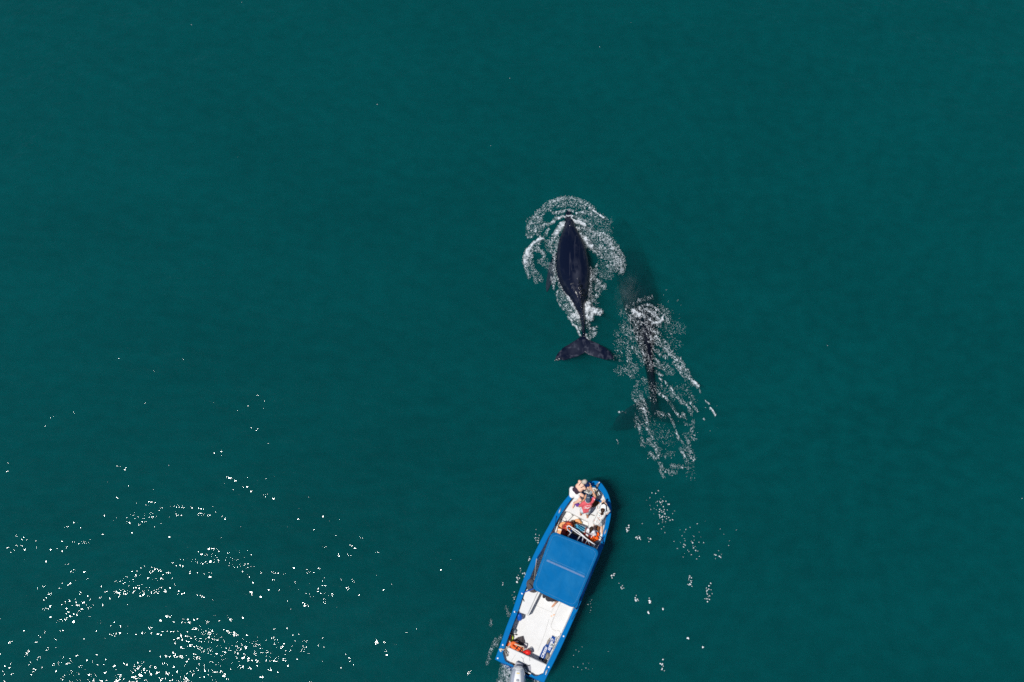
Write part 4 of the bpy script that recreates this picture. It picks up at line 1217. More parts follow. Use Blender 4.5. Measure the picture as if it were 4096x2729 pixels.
mk('air_scoop', loft([[on_top(.42, -.04), on_top(.42, .04), on_top(.50, .055), on_top(.50, -.055)], [p + Vector((0, 0, .022)) for p in (on_top(.43, -.033), on_top(.43, .033), on_top(.49, .046), on_top(.49, -.046))]]), 'cowl_grey', motor)
mk('emblem', loft([[on_top(.225, -.045), on_top(.225, .05), on_top(.255, .05), on_top(.255, -.045)], [p + Vector((0, 0, .004)) for p in (on_top(.225, -.045), on_top(.225, .05), on_top(.255, .05), on_top(.255, -.045))]]), 'sticker', motor)
mk('midsection', tube([m0 + aft * .30 + Vector((0, 0, z)) for z in (.80, .5, .1, -.4)], [.16, .12, .10, .09], 12), 'cowl_grey', motor)
mk('bracket', box(m0 + aft * .08 + Vector((0, 0, .52)), (.26, .30, .40), RB, bev=.02), 'cowl_grey', motor)
mk('skeg', prism([(m0 + aft * a + sd_ * b)[:2] for a, b in ((.1, -.05), (.6, -.06), (.62, .06), (.1, .05))], -.5, -.44), 'cowl_grey', motor)

# ------------------------------------------------------------------ things on board
def flat(name, fn, pts, z0, z1, m, parent=None, bev=.008):
    return mk(name, prism(poly(fn, pts, (z0 + z1) / 2), z0, z1, bev), m, parent)

# cool box
cb = empty('cool_box', at(*ZC(930, 590), FZ), 'cool box with a pale blue lid and yellow trim in the bow well', 'cool box')
body = [ZC(735, 440), ZC(760, 415), ZC(900, 430), ZC(1110, 520), ZC(1132, 560), ZC(1095, 720), ZC(1060, 735), ZC(760, 610), ZC(735, 570)]
def q(pts, z, ins=0.0):
    P = [at(x, y, z) for x, y in pts]
    return inset([(p.x, p.y) for p in P], ins) if ins else [Vector((p.x, p.y)) for p in P]
mk('box_body', prism(q(body, .45, .015), FZ + .002, .44), 'cool_blue', cb)
sh = Vector((-.015, -.03))
mk('yellow_trim', prism([p + sh for p in q(body, .4, -.018)], .40, .425, .004), 'yellow', cb)
mk('rim', prism([p + sh * .5 for p in q(body, .45, -.006)], .44, .475, .008), 'white', cb)
mk('lid', prism(q(body, .5, .022), .476, .515, .015), 'lid_blue', cb)
mk('handle', tube([at(*ZC(1130, 560), .42), at(*ZC(1165, 600), .40), at(*ZC(1145, 690), .40), at(*ZC(1115, 720), .42)], .014, 7), 'red_buoy', cb)

# life jackets: two front panels, collar, back and buckled straps
def life_jacket(loc, rot, label, m='orange', w_=.42, l_=.55, group='life jackets lying about the deck', tilt=(0, 0), dark='black', th=.07):
    e_ = empty('life_jacket', loc, label, 'life jacket', group)
    e_.rotation_euler = (tilt[0], tilt[1], rot)
    for s in (-1, 1):
        mk('front_panel', box((s * w_ * .26, -l_ * .12, th * .55), (w_ * .45, l_ * .68, th), bev=.025), m, e_, local=True)
    mk('collar', tube(curve([(-w_ * .26, l_ * .2, th * .7), (-w_ * .22, l_ * .42, th * .8), (0, l_ * .5, th * .8), (w_ * .22, l_ * .42, th * .8), (w_ * .26, l_ * .2, th * .7)], 4), .055, 8), m, e_, local=True)
    mk('back_panel', box((0, -l_ * .05, -.012 + th * .1), (w_ * .9, l_ * .8, .02), bev=.005), m, e_, local=True)
    for y in (-.30, .02):
        mk('strap', box((0, y * l_, th * 1.08), (w_ * .98, .028, .012)), dark, e_, local=True)
        mk('buckle', box((0.01, y * l_, th * 1.18), (.06, .042, .016), bev=.004), dark, e_, local=True)
    mk('strap', box((w_ * .26, -l_ * .12, th * 1.07), (.025, l_ * .66, .010)), dark, e_, local=True)
    return e_
life_jacket(at(*ZC(300, 680), .46), YAW + .25, 'tan orange life jacket with a pale band lying flat beside the canopy front', 'peach', .42, .55, dark='white')
life_jacket(at(*ZC(455, 690), .62), YAW + .1, 'dark red life jacket with black crossed straps leaning by the windscreen frame', 'red_cloth', .44, .6)
life_jacket(at(*ZC(505, 570), .80), YAW + .2, 'small pinkish orange life jacket hung on the top corner of the windscreen frame', 'orange', .26, .24)
life_jacket(at(*ZC(740, 385), .22), YAW - .75, 'pale orange life jacket slumped against the forward side of the cool box', 'peach', .24, .32, tilt=(0, .3))
life_jacket(at(*ZC(1130, 1080), .50), YAW + .3, 'dark red life jacket in the shade at the starboard end of the windscreen', 'red_cloth', .44, .52)
life_jacket(at(*ZS(950, 890), .42), YAW + 1.30, 'bright orange life jacket heaped with rope against the stern deck', 'orange', .27, .46, tilt=(.15, 0), th=.09)
life_jacket(at(*ZS(760, 840), .36), YAW + 1.5, 'small orange life jacket tucked into the port stern corner', 'orange', .22, .28)

# orange jerry can
jc = empty('jerry_can', at(*ZC(1430, 980), PZ), 'shiny orange plastic jerry can on the starboard side near the windscreen', 'jerry can')
mtx = Matrix.Rotation(YAW - .55, 3, 'Z')
mk('can_body', box(at(*ZC(1440, 985), PZ + .14), (.20, .30, .28), mtx, bev=.03), 'orange_bright', jc)
mk('can_handle', tube([at(*ZC(1400, 1010), PZ + .29), at(*ZC(1415, 985), PZ + .335), at(*ZC(1450, 940), PZ + .335), at(*ZC(1465, 915), PZ + .29)], .016, 7), 'orange_bright', jc)
mk('can_cap', tube([at(*ZC(1480, 880), PZ + .28), at(*ZC(1480, 880), PZ + .32)], .028, 10), 'black', jc)
oc = empty('orange_cup', at(*ZC(1520, 790), PZ), 'small orange and white beaker between the child and the kneeling woman', 'beaker')
mk('cup', tube([at(*ZC(1500, 790), PZ + .01), at(*ZC(1540, 820), PZ + .20)], [.07, .09], 12), 'orange_bright', oc)
mk('cup_lid', ell(at(*ZC(1500, 730), PZ + .16), (.08, .08, .03)), 'white', oc)
# tan box and brown bottle
flat('tan_carton', ZC, [(885, 320), (1005, 365), (975, 430), (860, 385)], FZ + .004, FZ + .12, 'tan')
tag(bpy.data.objects['tan_carton'], 'flat tan carton in the well beyond the cool box', 'carton')
wb = empty('brown_bag', at(*ZC(1590, 650), PZ), 'long brown bag beside the bare legs of the kneeling woman', 'bag')
mk('bag_body', tube([at(*ZC(1600, 470), PZ + .05), at(*ZC(1595, 560), PZ + .07), at(*ZC(1580, 680), PZ + .07), at(*ZC(1585, 800), PZ + .04)], [.04, .065, .06, .03], 10), 'wood', wb)
mk('bag_strap', tube(curve([at(*ZC(1620, 600), PZ + .05), at(*ZC(1625, 700), PZ + .08), at(*ZC(1640, 790), PZ + .05)], 4), .012, 6), 'rubber_grey', wb)
# white storage box
wbx = empty('white_box', at(*ZC(1620, 950), PZ), 'low white storage box on the starboard shelf by the canopy rope', 'storage box')
mk('box_shell', prism(poly(ZC, [(1580, 850), (1720, 935), (1640, 1105), (1490, 1040), (1540, 930)], .58), PZ + .002, .58, .01), 'gelcoat', wbx)
mk('box_cord', tube(curve([at(*ZC(1480, 870), .60), at(*ZC(1580, 915), .60), at(*ZC(1690, 990), .60)], 4), .008, 5), 'rope_beige', wbx)

# anchor gear on the locker deck
an = empty('anchor', at(*ZB(1000, 640), .60), 'small rusty anchor with grey line heaped on the bow locker', 'anchor')
mk('shank', tube([at(*ZB(1000, 600), .66), at(*ZB(1150, 830), .64)], .022, 7), 'rubber_grey', an)
mk('fluke_plate', prism(poly(ZB, [(1020, 610), (1115, 605), (1110, 730), (1060, 700)], .64), .635, .655), 'tan', an)
mk('stock', tube([at(*ZB(960, 520), .65), at(*ZB(1010, 600), .66), at(*ZB(1050, 540), .65)], .018, 7), 'tan', an)
pts = []
rr_ = random.Random(3)
for i in range(46):
    a = i * .9
    c = at(*ZB(790 + i * 2.2 + rr_.gauss(0, 14), 600 + i * 1.5 + rr_.gauss(0, 10)), .625 + .03 * rr_.random())
    pts.append(c + Vector((math.cos(a) * .085, math.sin(a) * .055, 0)))
lr = mk('anchor_line', tube(curve(pts, 3), .011, 6), 'rubber_grey')
tag(lr, 'tangled grey anchor line coiled on the white bow locker', 'rope')
pts = [at(*ZB(1040 + 60 * math.cos(i * .8) + i * 3.4, 690 + 45 * math.sin(i * .8) + i * 6), .665 + .012 * (i % 3)) for i in range(30)]
lr = mk('chain_rope', tube(curve(pts, 3), .012, 6), 'rope_beige')
tag(lr, 'beige rope looped round the anchor shank at the bow', 'rope')
lr = mk('white_hook', tube(curve([at(*ZB(650, 600), .62), at(*ZB(670, 580), .62), at(*ZB(690, 610), .62), at(*ZB(660, 640), .62), at(*ZB(640, 620), .62)], 4), .010, 6), 'rubber_grey')
tag(lr, 'small curled metal hook at the port edge of the bow locker', 'hook')
wr_ = mk('boat_hook', tube(curve([at(*ZC(190, 240), .62), at(*ZC(330, 320), .55), at(*ZC(380, 410), .62), at(*ZC(470, 495), 1.22)], 5), .010, 6), 'rope_dark')
tag(wr_, 'thin dark mooring line slung from port gunwale to windscreen frame', 'rope')
ph = mk('sandal', prism(poly(ZB, [(870, 1450), (1000, 1495), (990, 1520), (865, 1475)], PZ + .02), PZ + .003, PZ + .04, .008), 'rubber_grey')
tag(ph, 'dark sandal on the white bow platform behind the man in coral', 'sandal')
pu = fuse('purple_towel', join(*[ell(at(*ZB(x, y), PZ + .04), (.07, .05, .045), Matrix.Rotation(r_, 3, 'Z')) for x, y, r_ in ((300, 1065, .3), (350, 1080, .8), (395, 1090, -.2), (370, 1125, .5), (410, 1120, 1.1))]), 'purple', None, .012, 2)
tag(pu, 'crumpled purple towel at the feet of the white haired woman', 'towel')

# grey bag at the bench head
gb = empty('grey_bag', at(*Z2(690, 1040), .60), 'soft dark grey bag on the port bench under the canopy corner', 'bag')
fb = fuse('bag_body', join(ell(at(*Z2(680, 1010), .70), (.17, .20, .12)), ell(at(*Z2(700, 1080), .68), (.20, .13, .09), Matrix.Rotation(-.4, 3, 'Z')), ell(at(*Z2(668, 1060), .67), (.10, .12, .08))), 'grey_cloth', gb, .018, 3)
mk('bag_strap', tube(curve([at(*Z2(655, 990), .80), at(*Z2(690, 1030), .84), at(*Z2(740, 1110), .76)], 4), .012, 6), 'black', gb)

# stern: fender, jug, mask, hose, rope, cloth, buoy, fins
fd = empty('fender', at(*Z3(560, 440), .25), 'blue inflatable fender hanging inside the port gunwale', 'fender')
a, b = at(*Z3(548, 375), .52), at(*Z3(568, 480), .36)
d_ = b - a
mk('fender_body', tube([a + d_ * t for t in (-.12, -.05, .05, .2, .5, .8, .95, 1.04)], [.03, .055, .085, .10, .105, .10, .075, .02], 14), 'fender', fd, smooth=True)
mk('fender_line', tube(curve([a, at(*Z3(525, 350), .68), at(*Z3(478, 342), GZ + .03)], 4), .010, 6), 'rope_dark', fd)
ln = mk('mooring_line', tube(curve([at(*Z3(515, 390), .45), at(*Z3(490, 470), .3), at(*Z3(450, 560), .25), at(*Z3(430, 650), .3), at(*Z3(395, 720), .4)], 6), .012, 6), 'rope_dark')
tag(ln, 'dark line trailing along the port side below the gunwale', 'rope')
jg = empty('plastic_jug', at(*ZS(830, 260), FZ), 'grey translucent plastic jug with white base lying by the port side', 'jug')
mk('jug_body', ell(at(*ZS(830, 240), FZ + .09), (.10, .075, .08), Matrix.Rotation(YAW + .3, 3, 'Z')), 'jug', jg, smooth=True)
mk('jug_base', ell(at(*ZS(850, 310), FZ + .06), (.07, .035, .05), Matrix.Rotation(YAW, 3, 'Z')), 'white', jg, smooth=True)
mk('jug_strap', tube(curve([at(*ZS(690, 330), FZ + .1), at(*ZS(780, 355), FZ + .1), at(*ZS(880, 365), FZ + .06), at(*ZS(950, 400), FZ + .03), at(*ZS(960, 370), FZ + .03)], 4), .014, 6), 'black', jg)
mh = mk('lime_hose', tube(curve([at(*ZS(750, 410), FZ + .12), at(*ZS(790, 470), FZ + .10), at(*ZS(785, 560), FZ + .06), at(*ZS(720, 620), FZ + .06), at(*ZS(630, 580), FZ + .08)], 6), .026, 8), 'lime')
tag(mh, 'lime green hose curled round the red float by the port side', 'hose')
rf = mk('red_float', ell(at(*ZS(680, 470), FZ + .15), (.035, .075, .06), Matrix.Rotation(-.1, 3, 'Z')), 'red_buoy', smooth=True)
tag(rf, 'small red oval float inside the lime green hose loop', 'float')
hr_ = mk('stern_rope', tube(curve([at(*ZS(600, 640), .40), at(*ZS(660, 640), .45), at(*ZS(705, 700), .50), at(*ZS(690, 780), .55), at(*ZS(600, 890), .60), at(*ZS(520, 940), .66), at(*ZS(430, 975), .76), at(*ZS(340, 960), GZ + .04), at(*ZS(300, 965), GZ + .03)], 6), .020, 8), 'rope_beige')
tag(hr_, 'thick beige rope made fast on the port stern gunwale', 'rope')
kn = fuse('rope_knot', join(*[ell(at(*ZS(x, y), GZ + .03), (.035, .028, .025)) for x, y in ((290, 960), (320, 970), (345, 945), (315, 1000), (330, 1030))]), 'rope_beige', hr_, .010, 1)
cl = empty('grey_tarp', at(*ZS(1000, 620), FZ), 'dark grey folded cloth spread on the deck behind the orange life jacket', 'cloth')
tp = [(700, 670), (830, 580), (990, 485), (1200, 430), (1240, 560), (1275, 660), (1240, 700), (1225, 800), (1000, 760), (800, 740)]
P = poly(ZS, tp, FZ + .03)
c0 = sum(P, Vector()) / len(P)
rg = [[p * 1 + Vector((0, 0, -.028)) for p in P], [p + Vector((0, 0, .01)) for p in P]]
for k_, h_ in ((.25, .03), (.55, .06), (.8, .05)):
    rg.append([p.lerp(c0, k_) + Vector((0, 0, h_ + .025 * math.sin(i * 2.3 + k_ * 5))) for i, p in enumerate(P)])
mk('cloth_sheet', loft(rg), 'grey_cloth', cl)
mk('white_disc', ell(at(*ZS(955, 660), FZ + .12), (.066, .022, .012)), 'white', cl)
fr_ = mk('pale_rope', tube(curve([at(*ZS(720, 730), .42), at(*ZS(860, 745), .54), at(*ZS(1000, 795), .56), at(*ZS(1130, 835), .56), at(*ZS(1215, 855), .53), at(*ZS(1235, 930), .45), at(*ZS(1220, 1000), .4)], 5), .020, 7), 'rope_beige')
tag(fr_, 'pale rope draped over the orange life jacket at the stern', 'rope')
by = empty('red_buoy', at(*ZS(1380, 1080), FZ), 'round red buoy lying against the front of the stern deck', 'buoy')
c_ = at(*ZS(1380, 1075), FZ + .25)
mk('ball', ell(c_, (.125, .095, .11), Matrix.Rotation(YAW * .2, 3, 'Z'), 18, 12), 'red_buoy', by, smooth=True)
mk('buoy_neck', tube([c_ + Vector((-.115, 0, 0)), c_ + Vector((-.17, .012, -.01))], [.04, .03], 10), 'red_buoy', by)
mk('buoy_ring', tube(curve([c_ + Vector((.02, .12, -.03)), c_ + Vector((.09, .12, -.05)), c_ + Vector((.15, .04, -.08)), c_ + Vector((.16, -.04, -.1))], 4), .012, 6), 'rubber_grey', by)
sh_ = empty('grey_shoe', at(*ZS(550, 1120), .56), 'single worn grey rubber shoe on the port side of the stern deck', 'shoe')
mk('sole', tube([at(*ZS(530, 975), .585), at(*ZS(535, 1060), .59), at(*ZS(555, 1150), .59), at(*ZS(580, 1235), .585)], [.03, .048, .055, .035], 10), 'rubber_grey', sh_, smooth=True)
mk('strap', tube([at(*ZS(510, 1050), .62), at(*ZS(550, 1100), .65), at(*ZS(590, 1140), .62)], .012, 6), 'black', sh_)
mk('toe_strap', tube([at(*ZS(590, 1060), .61), at(*ZS(612, 1090), .63), at(*ZS(600, 1130), .62)], .012, 6), 'white', sh_)

# pair of long fins with white lettering
def lettering(name, txt, a, b, z, size, parent, m='white', shear=.25):
    """flat raised print running from a to b"""
    cu = bpy.data.curves.new('tmp', 'FONT')
    cu.body = txt; cu.size = 1.0; cu.extrude = 0.0; cu.shear = shear; cu.offset = 0.022
    o = bpy.data.objects.new('tmp', cu); col.objects.link(o)
    dg = bpy.context.evaluated_depsgraph_get()
    me = bpy.data.meshes.new_from_object(o.evaluated_get(dg))
    bpy.data.objects.remove(o); bpy.data.curves.remove(cu)
    xs = [v.co.x for v in me.vertices]; ys = [v.co.y for v in me.vertices]
    x0, x1, y0, y1 = min(xs), max(xs), min(ys), max(ys)
    A, B = at(*a, z), at(*b, z)
    d = B - A; L = d.length; d.normalize(); u = Vector((-d.y, d.x, 0))
    o0 = origin_of(parent)
    for v in me.vertices:
        p = A + d * ((v.co.x - x0) / (x1 - x0) * L) + u * (((v.co.y - y0) / (y1 - y0) - .5) * size)
        v.co = p - o0
    me.materials.clear(); me.materials.append(M[m])
    return link(name, me, parent)
f1 = empty('swim_fin', at(*ZF_(460, 1000), FZ), 'long blue swim fin with white lettering and its dark tip against the stern deck', 'swim fin', 'pair of blue swim fins')
mk('blade', prism(poly(ZF_, [(300, 1195), (430, 900), (480, 780), (620, 630), (690, 640), (665, 740), (600, 1180), (545, 1290), (500, 1310)], FZ + .03), FZ + .01, FZ + .032, .005), 'fin_blue', f1)
mk('blade_tip', prism(poly(ZF_, [(298, 1200), (505, 1305), (470, 1405), (435, 1400), (395, 1325), (355, 1315), (330, 1335), (280, 1310)], FZ + .03), FZ + .01, FZ + .031, .004), 'fin_tip', f1)
lettering('lettering', 'CRESSI', ZF_(420, 1240), ZF_(632, 765), FZ + .0335, .085, f1)
mk('foot_pocket', tube([at(*ZF_(650, 640), FZ + .04), at(*ZF_(720, 520), FZ + .05), at(*ZF_(800, 380), FZ + .04)], [.03, .05, .03], 10), 'rubber_grey', f1)
f2 = empty('swim_fin', at(*ZF_(800, 700), FZ), 'long blue swim fin with white lettering and its grey foot pocket towards the stern', 'swim fin', 'pair of blue swim fins')
mk('blade', prism(poly(ZF_, [(875, 265), (945, 285), (955, 325), (1040, 320), (1030, 390), (960, 620), (870, 860), (770, 1065), (630, 1010), (680, 720), (800, 430)], FZ + .07), FZ + .045, FZ + .068, .005), 'fin_blue', f2)
mk('side_rail', tube([at(*ZF_(865, 275), FZ + .07), at(*ZF_(790, 430), FZ + .07), at(*ZF_(700, 600), FZ + .07)], .010, 6), 'white', f2)
mk('side_rail', tube([at(*ZF_(1045, 325), FZ + .07), at(*ZF_(1010, 500), FZ + .07)], .009, 6), 'white', f2)
lettering('lettering', 'CRESSI', ZF_(905, 395), ZF_(735, 915), FZ + .0695, .085, f2)
mk('foot_pocket', tube([at(*ZF_(700, 1040), FZ + .06), at(*ZF_(665, 1170), FZ + .08), at(*ZF_(615, 1310), FZ + .06)], [.05, .058, .035], 10), 'rubber_grey', f2, smooth=True)
mk('pocket_rim', tube(curve([at(*ZF_(575, 1260), FZ + .09), at(*ZF_(590, 1345), FZ + .09), at(*ZF_(650, 1310), FZ + .09), at(*ZF_(690, 1200), FZ + .10)], 4), .012, 6), 'black', f2)
mb = empty('dive_mask', at(*ZF_(880, 690), FZ + .07), 'clear diving mask lying across the blades of the blue fins', 'diving mask')
for k_, (x, y) in enumerate(((850, 670), (900, 720))):
    mk('lens', ell(at(*ZF_(x, y), FZ + .10), (.045, .032, .022), Matrix.Rotation(YAW + .6, 3, 'Z')), 'jug', mb, smooth=True)
mk('mask_skirt', tube(curve([at(*ZF_(x, y), FZ + .085) for x, y in [(800, 620), (880, 620), (950, 640), (930, 740), (870, 760), (820, 700), (800, 620)]], 4), .012, 6), 'white', mb)
mk('mask_strap', tube(curve([at(*ZF_(930, 740), FZ + .06), at(*ZF_(905, 820), FZ + .05), at(*ZF_(870, 870), FZ + .04)], 4), .010, 6), 'rubber_grey', mb)
sn = mk('snorkel', tube(curve([at(*ZF_(990, 560), FZ + .08), at(*ZF_(1030, 570), FZ + .06), at(*ZF_(1050, 480), FZ + .05), at(*ZF_(1150, 300), FZ + .05), at(*ZF_(1200, 235), FZ + .05)], 5), .009, 6), 'rubber_grey')
tag(sn, 'thin grey cord with a dark clip beside the fins along the starboard side', 'cord')
gv = fuse('wet_glove', join(*[ell(at(*ZF_(x, y), FZ + .03), (.045, .03, .028)) for x, y in ((560, 1390), (600, 1400), (640, 1390), (550, 1440), (570, 1330))]), 'rubber_grey', None, .012, 2)
tag(gv, 'crumpled wet glove in the starboard stern corner by the fins', 'glove')
# ------------------------------------------------------------------ people
def lerp3(a, b, t): return a + (b - a) * t

def hand_shapes(wr, d, nrm, curl=.5, s=1.0, side=1):
    """palm with four bent fingers and a thumb; d: pointing direction, nrm: back of the hand"""
    d = d.normalized(); sx = d.cross(nrm).normalized(); nrm = sx.cross(d).normalized()
    out = [tcap(wr, .027 * s, wr + d * .035 * s, .030 * s), tcap(wr + d * .03 * s + sx * .022 * s, .019 * s, wr + d * .085 * s + sx * .028 * s, .015 * s), tcap(wr + d * .03 * s - sx * .022 * s, .019 * s, wr + d * .085 * s - sx * .028 * s, .015 * s),
           tcap(wr + d * .03 * s, .020 * s, wr + d * .088 * s, .016 * s)]
    for k, ln in zip((-1.5, -.5, .5, 1.5), (.066, .078, .072, .056)):
        b = wr + d * .088 * s + sx * (k * .021 * s)
        a1 = (d - nrm * curl * .5 + sx * k * .06).normalized()
        m = b + a1 * ln * .52 * s
        a2 = (d - nrm * curl * 1.5).normalized()
        out += [tcap(b, .0098 * s, m, .0092 * s, 8), tcap(m, .0092 * s, m + a2 * ln * .5 * s, .0078 * s, 8)]
    b = wr + d * .028 * s + sx * side * .030 * s
    m = b + (d * .6 + sx * side * .8 - nrm * .3).normalized() * .042 * s
    out += [tcap(b, .0135 * s, m, .0115 * s, 8), tcap(m, .0115 * s, m + (d * .95 + sx * side * .2 - nrm * .4).normalized() * .034 * s, .009 * s, 8)]
    return out

def person(label, J, skin, face, up, s=1.0, curl=.6, hand_n=Vector((0, 0, 1)), slim=1.0):
    """J: dict of joints in world space; returns root and the capsules by region"""
    root = empty('person', J['pelvis'], label, 'person')
    k = s * slim
    G = {}
    side = (J['shR'] - J['shL']).normalized()
    mid = (J['shL'] + J['shR']) / 2
    hips = [J.get('hipL', J['pelvis'] - side * .09 * s), J.get('hipR', J['pelvis'] + side * .09 * s)]
    J['hipL'], J['hipR'] = hips
    wst = lerp3(J['pelvis'], J['chest'], .5)
    G['torso'] = [(J['pelvis'] - side * .055 * k, .105 * k, J['pelvis'] + side * .055 * k, .105 * k), (J['pelvis'] - side * .04 * k, .105 * k, wst - side * .035 * k, .095 * k), (J['pelvis'] + side * .04 * k, .105 * k, wst + side * .035 * k, .095 * k),
                  (wst - side * .035 * k, .095 * k, J['chest'] - side * .06 * k, .105 * k), (wst + side * .035 * k, .095 * k, J['chest'] + side * .06 * k, .105 * k),
                  (J['chest'] - side * .06 * k, .105 * k, lerp3(mid, J['shL'], .55), .07 * k), (J['chest'] + side * .06 * k, .105 * k, lerp3(mid, J['shR'], .55), .07 * k), (J['chest'], .105 * k, mid, .075 * k)]
    G['shoulders'] = [(mid, .068 * k, J['shL'], .056 * k), (mid, .068 * k, J['shR'], .056 * k)]
    G['neck'] = [(mid, .055 * s, lerp3(mid, J['head'], .62), .05 * s)]
    for c in 'LR':
        G['upper' + c] = [(J['sh' + c], .054 * k, J['el' + c], .040 * k)]
        fm = lerp3(J['el' + c], J['wr' + c], .3)
        G['fore' + c] = [(J['el' + c], .040 * k, fm, .041 * k), (fm, .041 * k, J['wr' + c], .027 * k)]
        G['thigh' + c] = [(J['hip' + c], .088 * k, J['kn' + c], .056 * k)]
        cm = lerp3(J['kn' + c], J['an' + c], .3)
        G['shin' + c] = [(J['kn' + c], .055 * k, cm, .057 * k), (cm, .057 * k, J['an' + c], .034 * k)]
        td = J.get('toe' + c, Vector((0, 1, 0))).normalized()
        G['foot' + c] = [(J['an' + c] - td * .035 * s, .034 * s, J['an' + c] + td * .10 * s + Vector((0, 0, -.02)), .032 * s), (J['an' + c] + td * .10 * s + Vector((0, 0, -.02)), .036 * s, J['an' + c] + td * .165 * s + Vector((0, 0, -.03)), .024 * s)]
    sh = [tcap(*c) for g in G.values() for c in g]
    # head: skull, jaw, nose, ears
    f = face.normalized(); r = f.cross(up).normalized(); u = r.cross(f).normalized()
    H = J['head']
    fr = Matrix((r, f, u)).transposed()
    sh += [ell(H + u * .015 * s - f * .012 * s, (.075 * s, .093 * s, .098 * s), fr), ell(H - u * .05 * s + f * .025 * s, (.055 * s, .062 * s, .062 * s), fr),
           tcap(H + f * .083 * s + u * .012 * s, .010 * s, H + f * .100 * s - u * .018 * s, .014 * s, 8), ell(H + r * .078 * s - u * .005 * s, (.012 * s, .022 * s, .032 * s), fr), ell(H - r * .078 * s - u * .005 * s, (.012 * s, .022 * s, .032 * s), fr)]
    for c in 'LR':
        d = J.get('hd' + c, J['wr' + c] - J['el' + c])
        sh += hand_shapes(J['wr' + c], Vector(d), J.get('hn' + c, hand_n), curl, s, 1 if c == 'L' else -1)
    fuse('body', join(*sh), skin, root, .0085, 2)
    for q_ in (-1, 1):
        mk('eye', ell(H + f * .082 * s + r * q_ * .031 * s + u * .018 * s, (.011 * s, .008 * s, .008 * s), fr, 8, 6), 'eye', root, smooth=True)
    mk('mouth', tube([H + f * .083 * s - u * .048 * s - r * .022 * s, H + f * .090 * s - u * .049 * s, H + f * .083 * s - u * .048 * s + r * .022 * s], [.004, .007, .004], 6), 'lip', root)
    return root, G, (H, f, r, u, fr)

def cloth(name, caps, m, root, grow=.012, voxel=.012, extra=()):
    return fuse(name, join(*[tcap(a, ra + grow, b, rb + grow) for a, ra, b, rb in caps], *extra), m, root, voxel, 2)

def hair_cap(name, hd, m, root, s=1.0, extra=(), low=.0):
    H, f, r, u, fr = hd
    return fuse(name, join(ell(H + u * .030 * s - f * .026 * s, (.086 * s, .095 * s, .094 * s), fr), ell(H - u * (.01 + low) * s - f * .055 * s, (.078 * s, .06 * s, .08 * s), fr), *extra), m, root, .010, 2)

V3 = Vector
bow = FWD
# --- woman sitting on the port gunwale, leaning inboard
J = dict(pelvis=at(2297, 1969, .86), chest=at(2317, 1951, 1.12), shL=at(2318, 1926, 1.22), shR=at(2338, 1954, 1.20), head=at(2340, 1927, 1.36),
         elL=at(2341, 1931, 1.06), wrL=at(2349, 1941, 1.14), elR=at(2349, 1957, 1.02), wrR=at(2355, 1946, 1.12),
         hipL=at(2303, 1963, .84), hipR=at(2300, 1975, .84), knL=at(2331, 1983, .90), anL=at(2336, 1988, .52), knR=at(2322, 2001, .88), anR=at(2296, 2014, .54),
         toeL=V3((1, .2, 0)), toeR=V3((-.3, -1, 0)))
J['hdL'] = at(2357, 1944, 1.18) - J['wrL']; J['hdR'] = at(2357, 1940, 1.20) - J['wrR']
p1, G, hd = person('white haired woman in dark top and white skirt leaning in from the bow gunwale', J, 'skin_pale', V3((.75, .25, -.15)), V3((0, 0, 1)), 1.0)
tor = G['torso']
cloth('tank_top', [(a, r0, lerp3(a, b, .55 if i > 2 else 1), r1) for i, (a, r0, b, r1) in enumerate(tor[:5])], 'tank', p1, .011)
mid = (J['shL'] + J['shR']) / 2
for a in (J['shL'], J['shR']):
    sp = lerp3(mid, a, .5)
    mk('top_strap', tube([sp + V3((.05, .03, .03)), sp + V3((0, 0, .085)), lerp3(J['chest'], a, .35) + V3((-.03, -.02, .105))], .011, 6), 'tank', p1)
cloth('skirt', [(J['pelvis'] - V3((.03, -.03, 0)), .125, J['pelvis'] + V3((.0, -.05, 0)), .13), (J['hipL'], .10, lerp3(J['hipL'], J['knL'], .38), .105), (J['hipR'], .10, lerp3(J['hipR'], J['knR'], .40), .108), (at(2289, 1958, .82), .10, at(2290, 1980, .78), .11)], 'skirt', p1, .012)
H, f, r, u, fr = hd
hair_cap('hair', hd, 'hair_white', p1, 1.0, [ell(H - f * .06 - u * .03, (.085, .06, .09), fr), ell(H - f * .02 + u * .05, (.082, .085, .07), fr), ell(H - f * .085 - u * .06, (.05, .035, .07), fr)])
cm = empty('camera', at(2352, 1939, 1.2), 'dark camera held by the white haired woman at the bow', 'camera')
mk('camera_body', box(at(2350, 1941, 1.26), (.14, .09, .08), Matrix.Rotation(-.6, 3, 'Z'), bev=.012), 'navy', cm)
mk('camera_lens', tube([at(2352, 1939, 1.26), at(2357, 1936, 1.25)], [.036, .032], 12), 'black', cm)
cm.name = 'photo_camera'

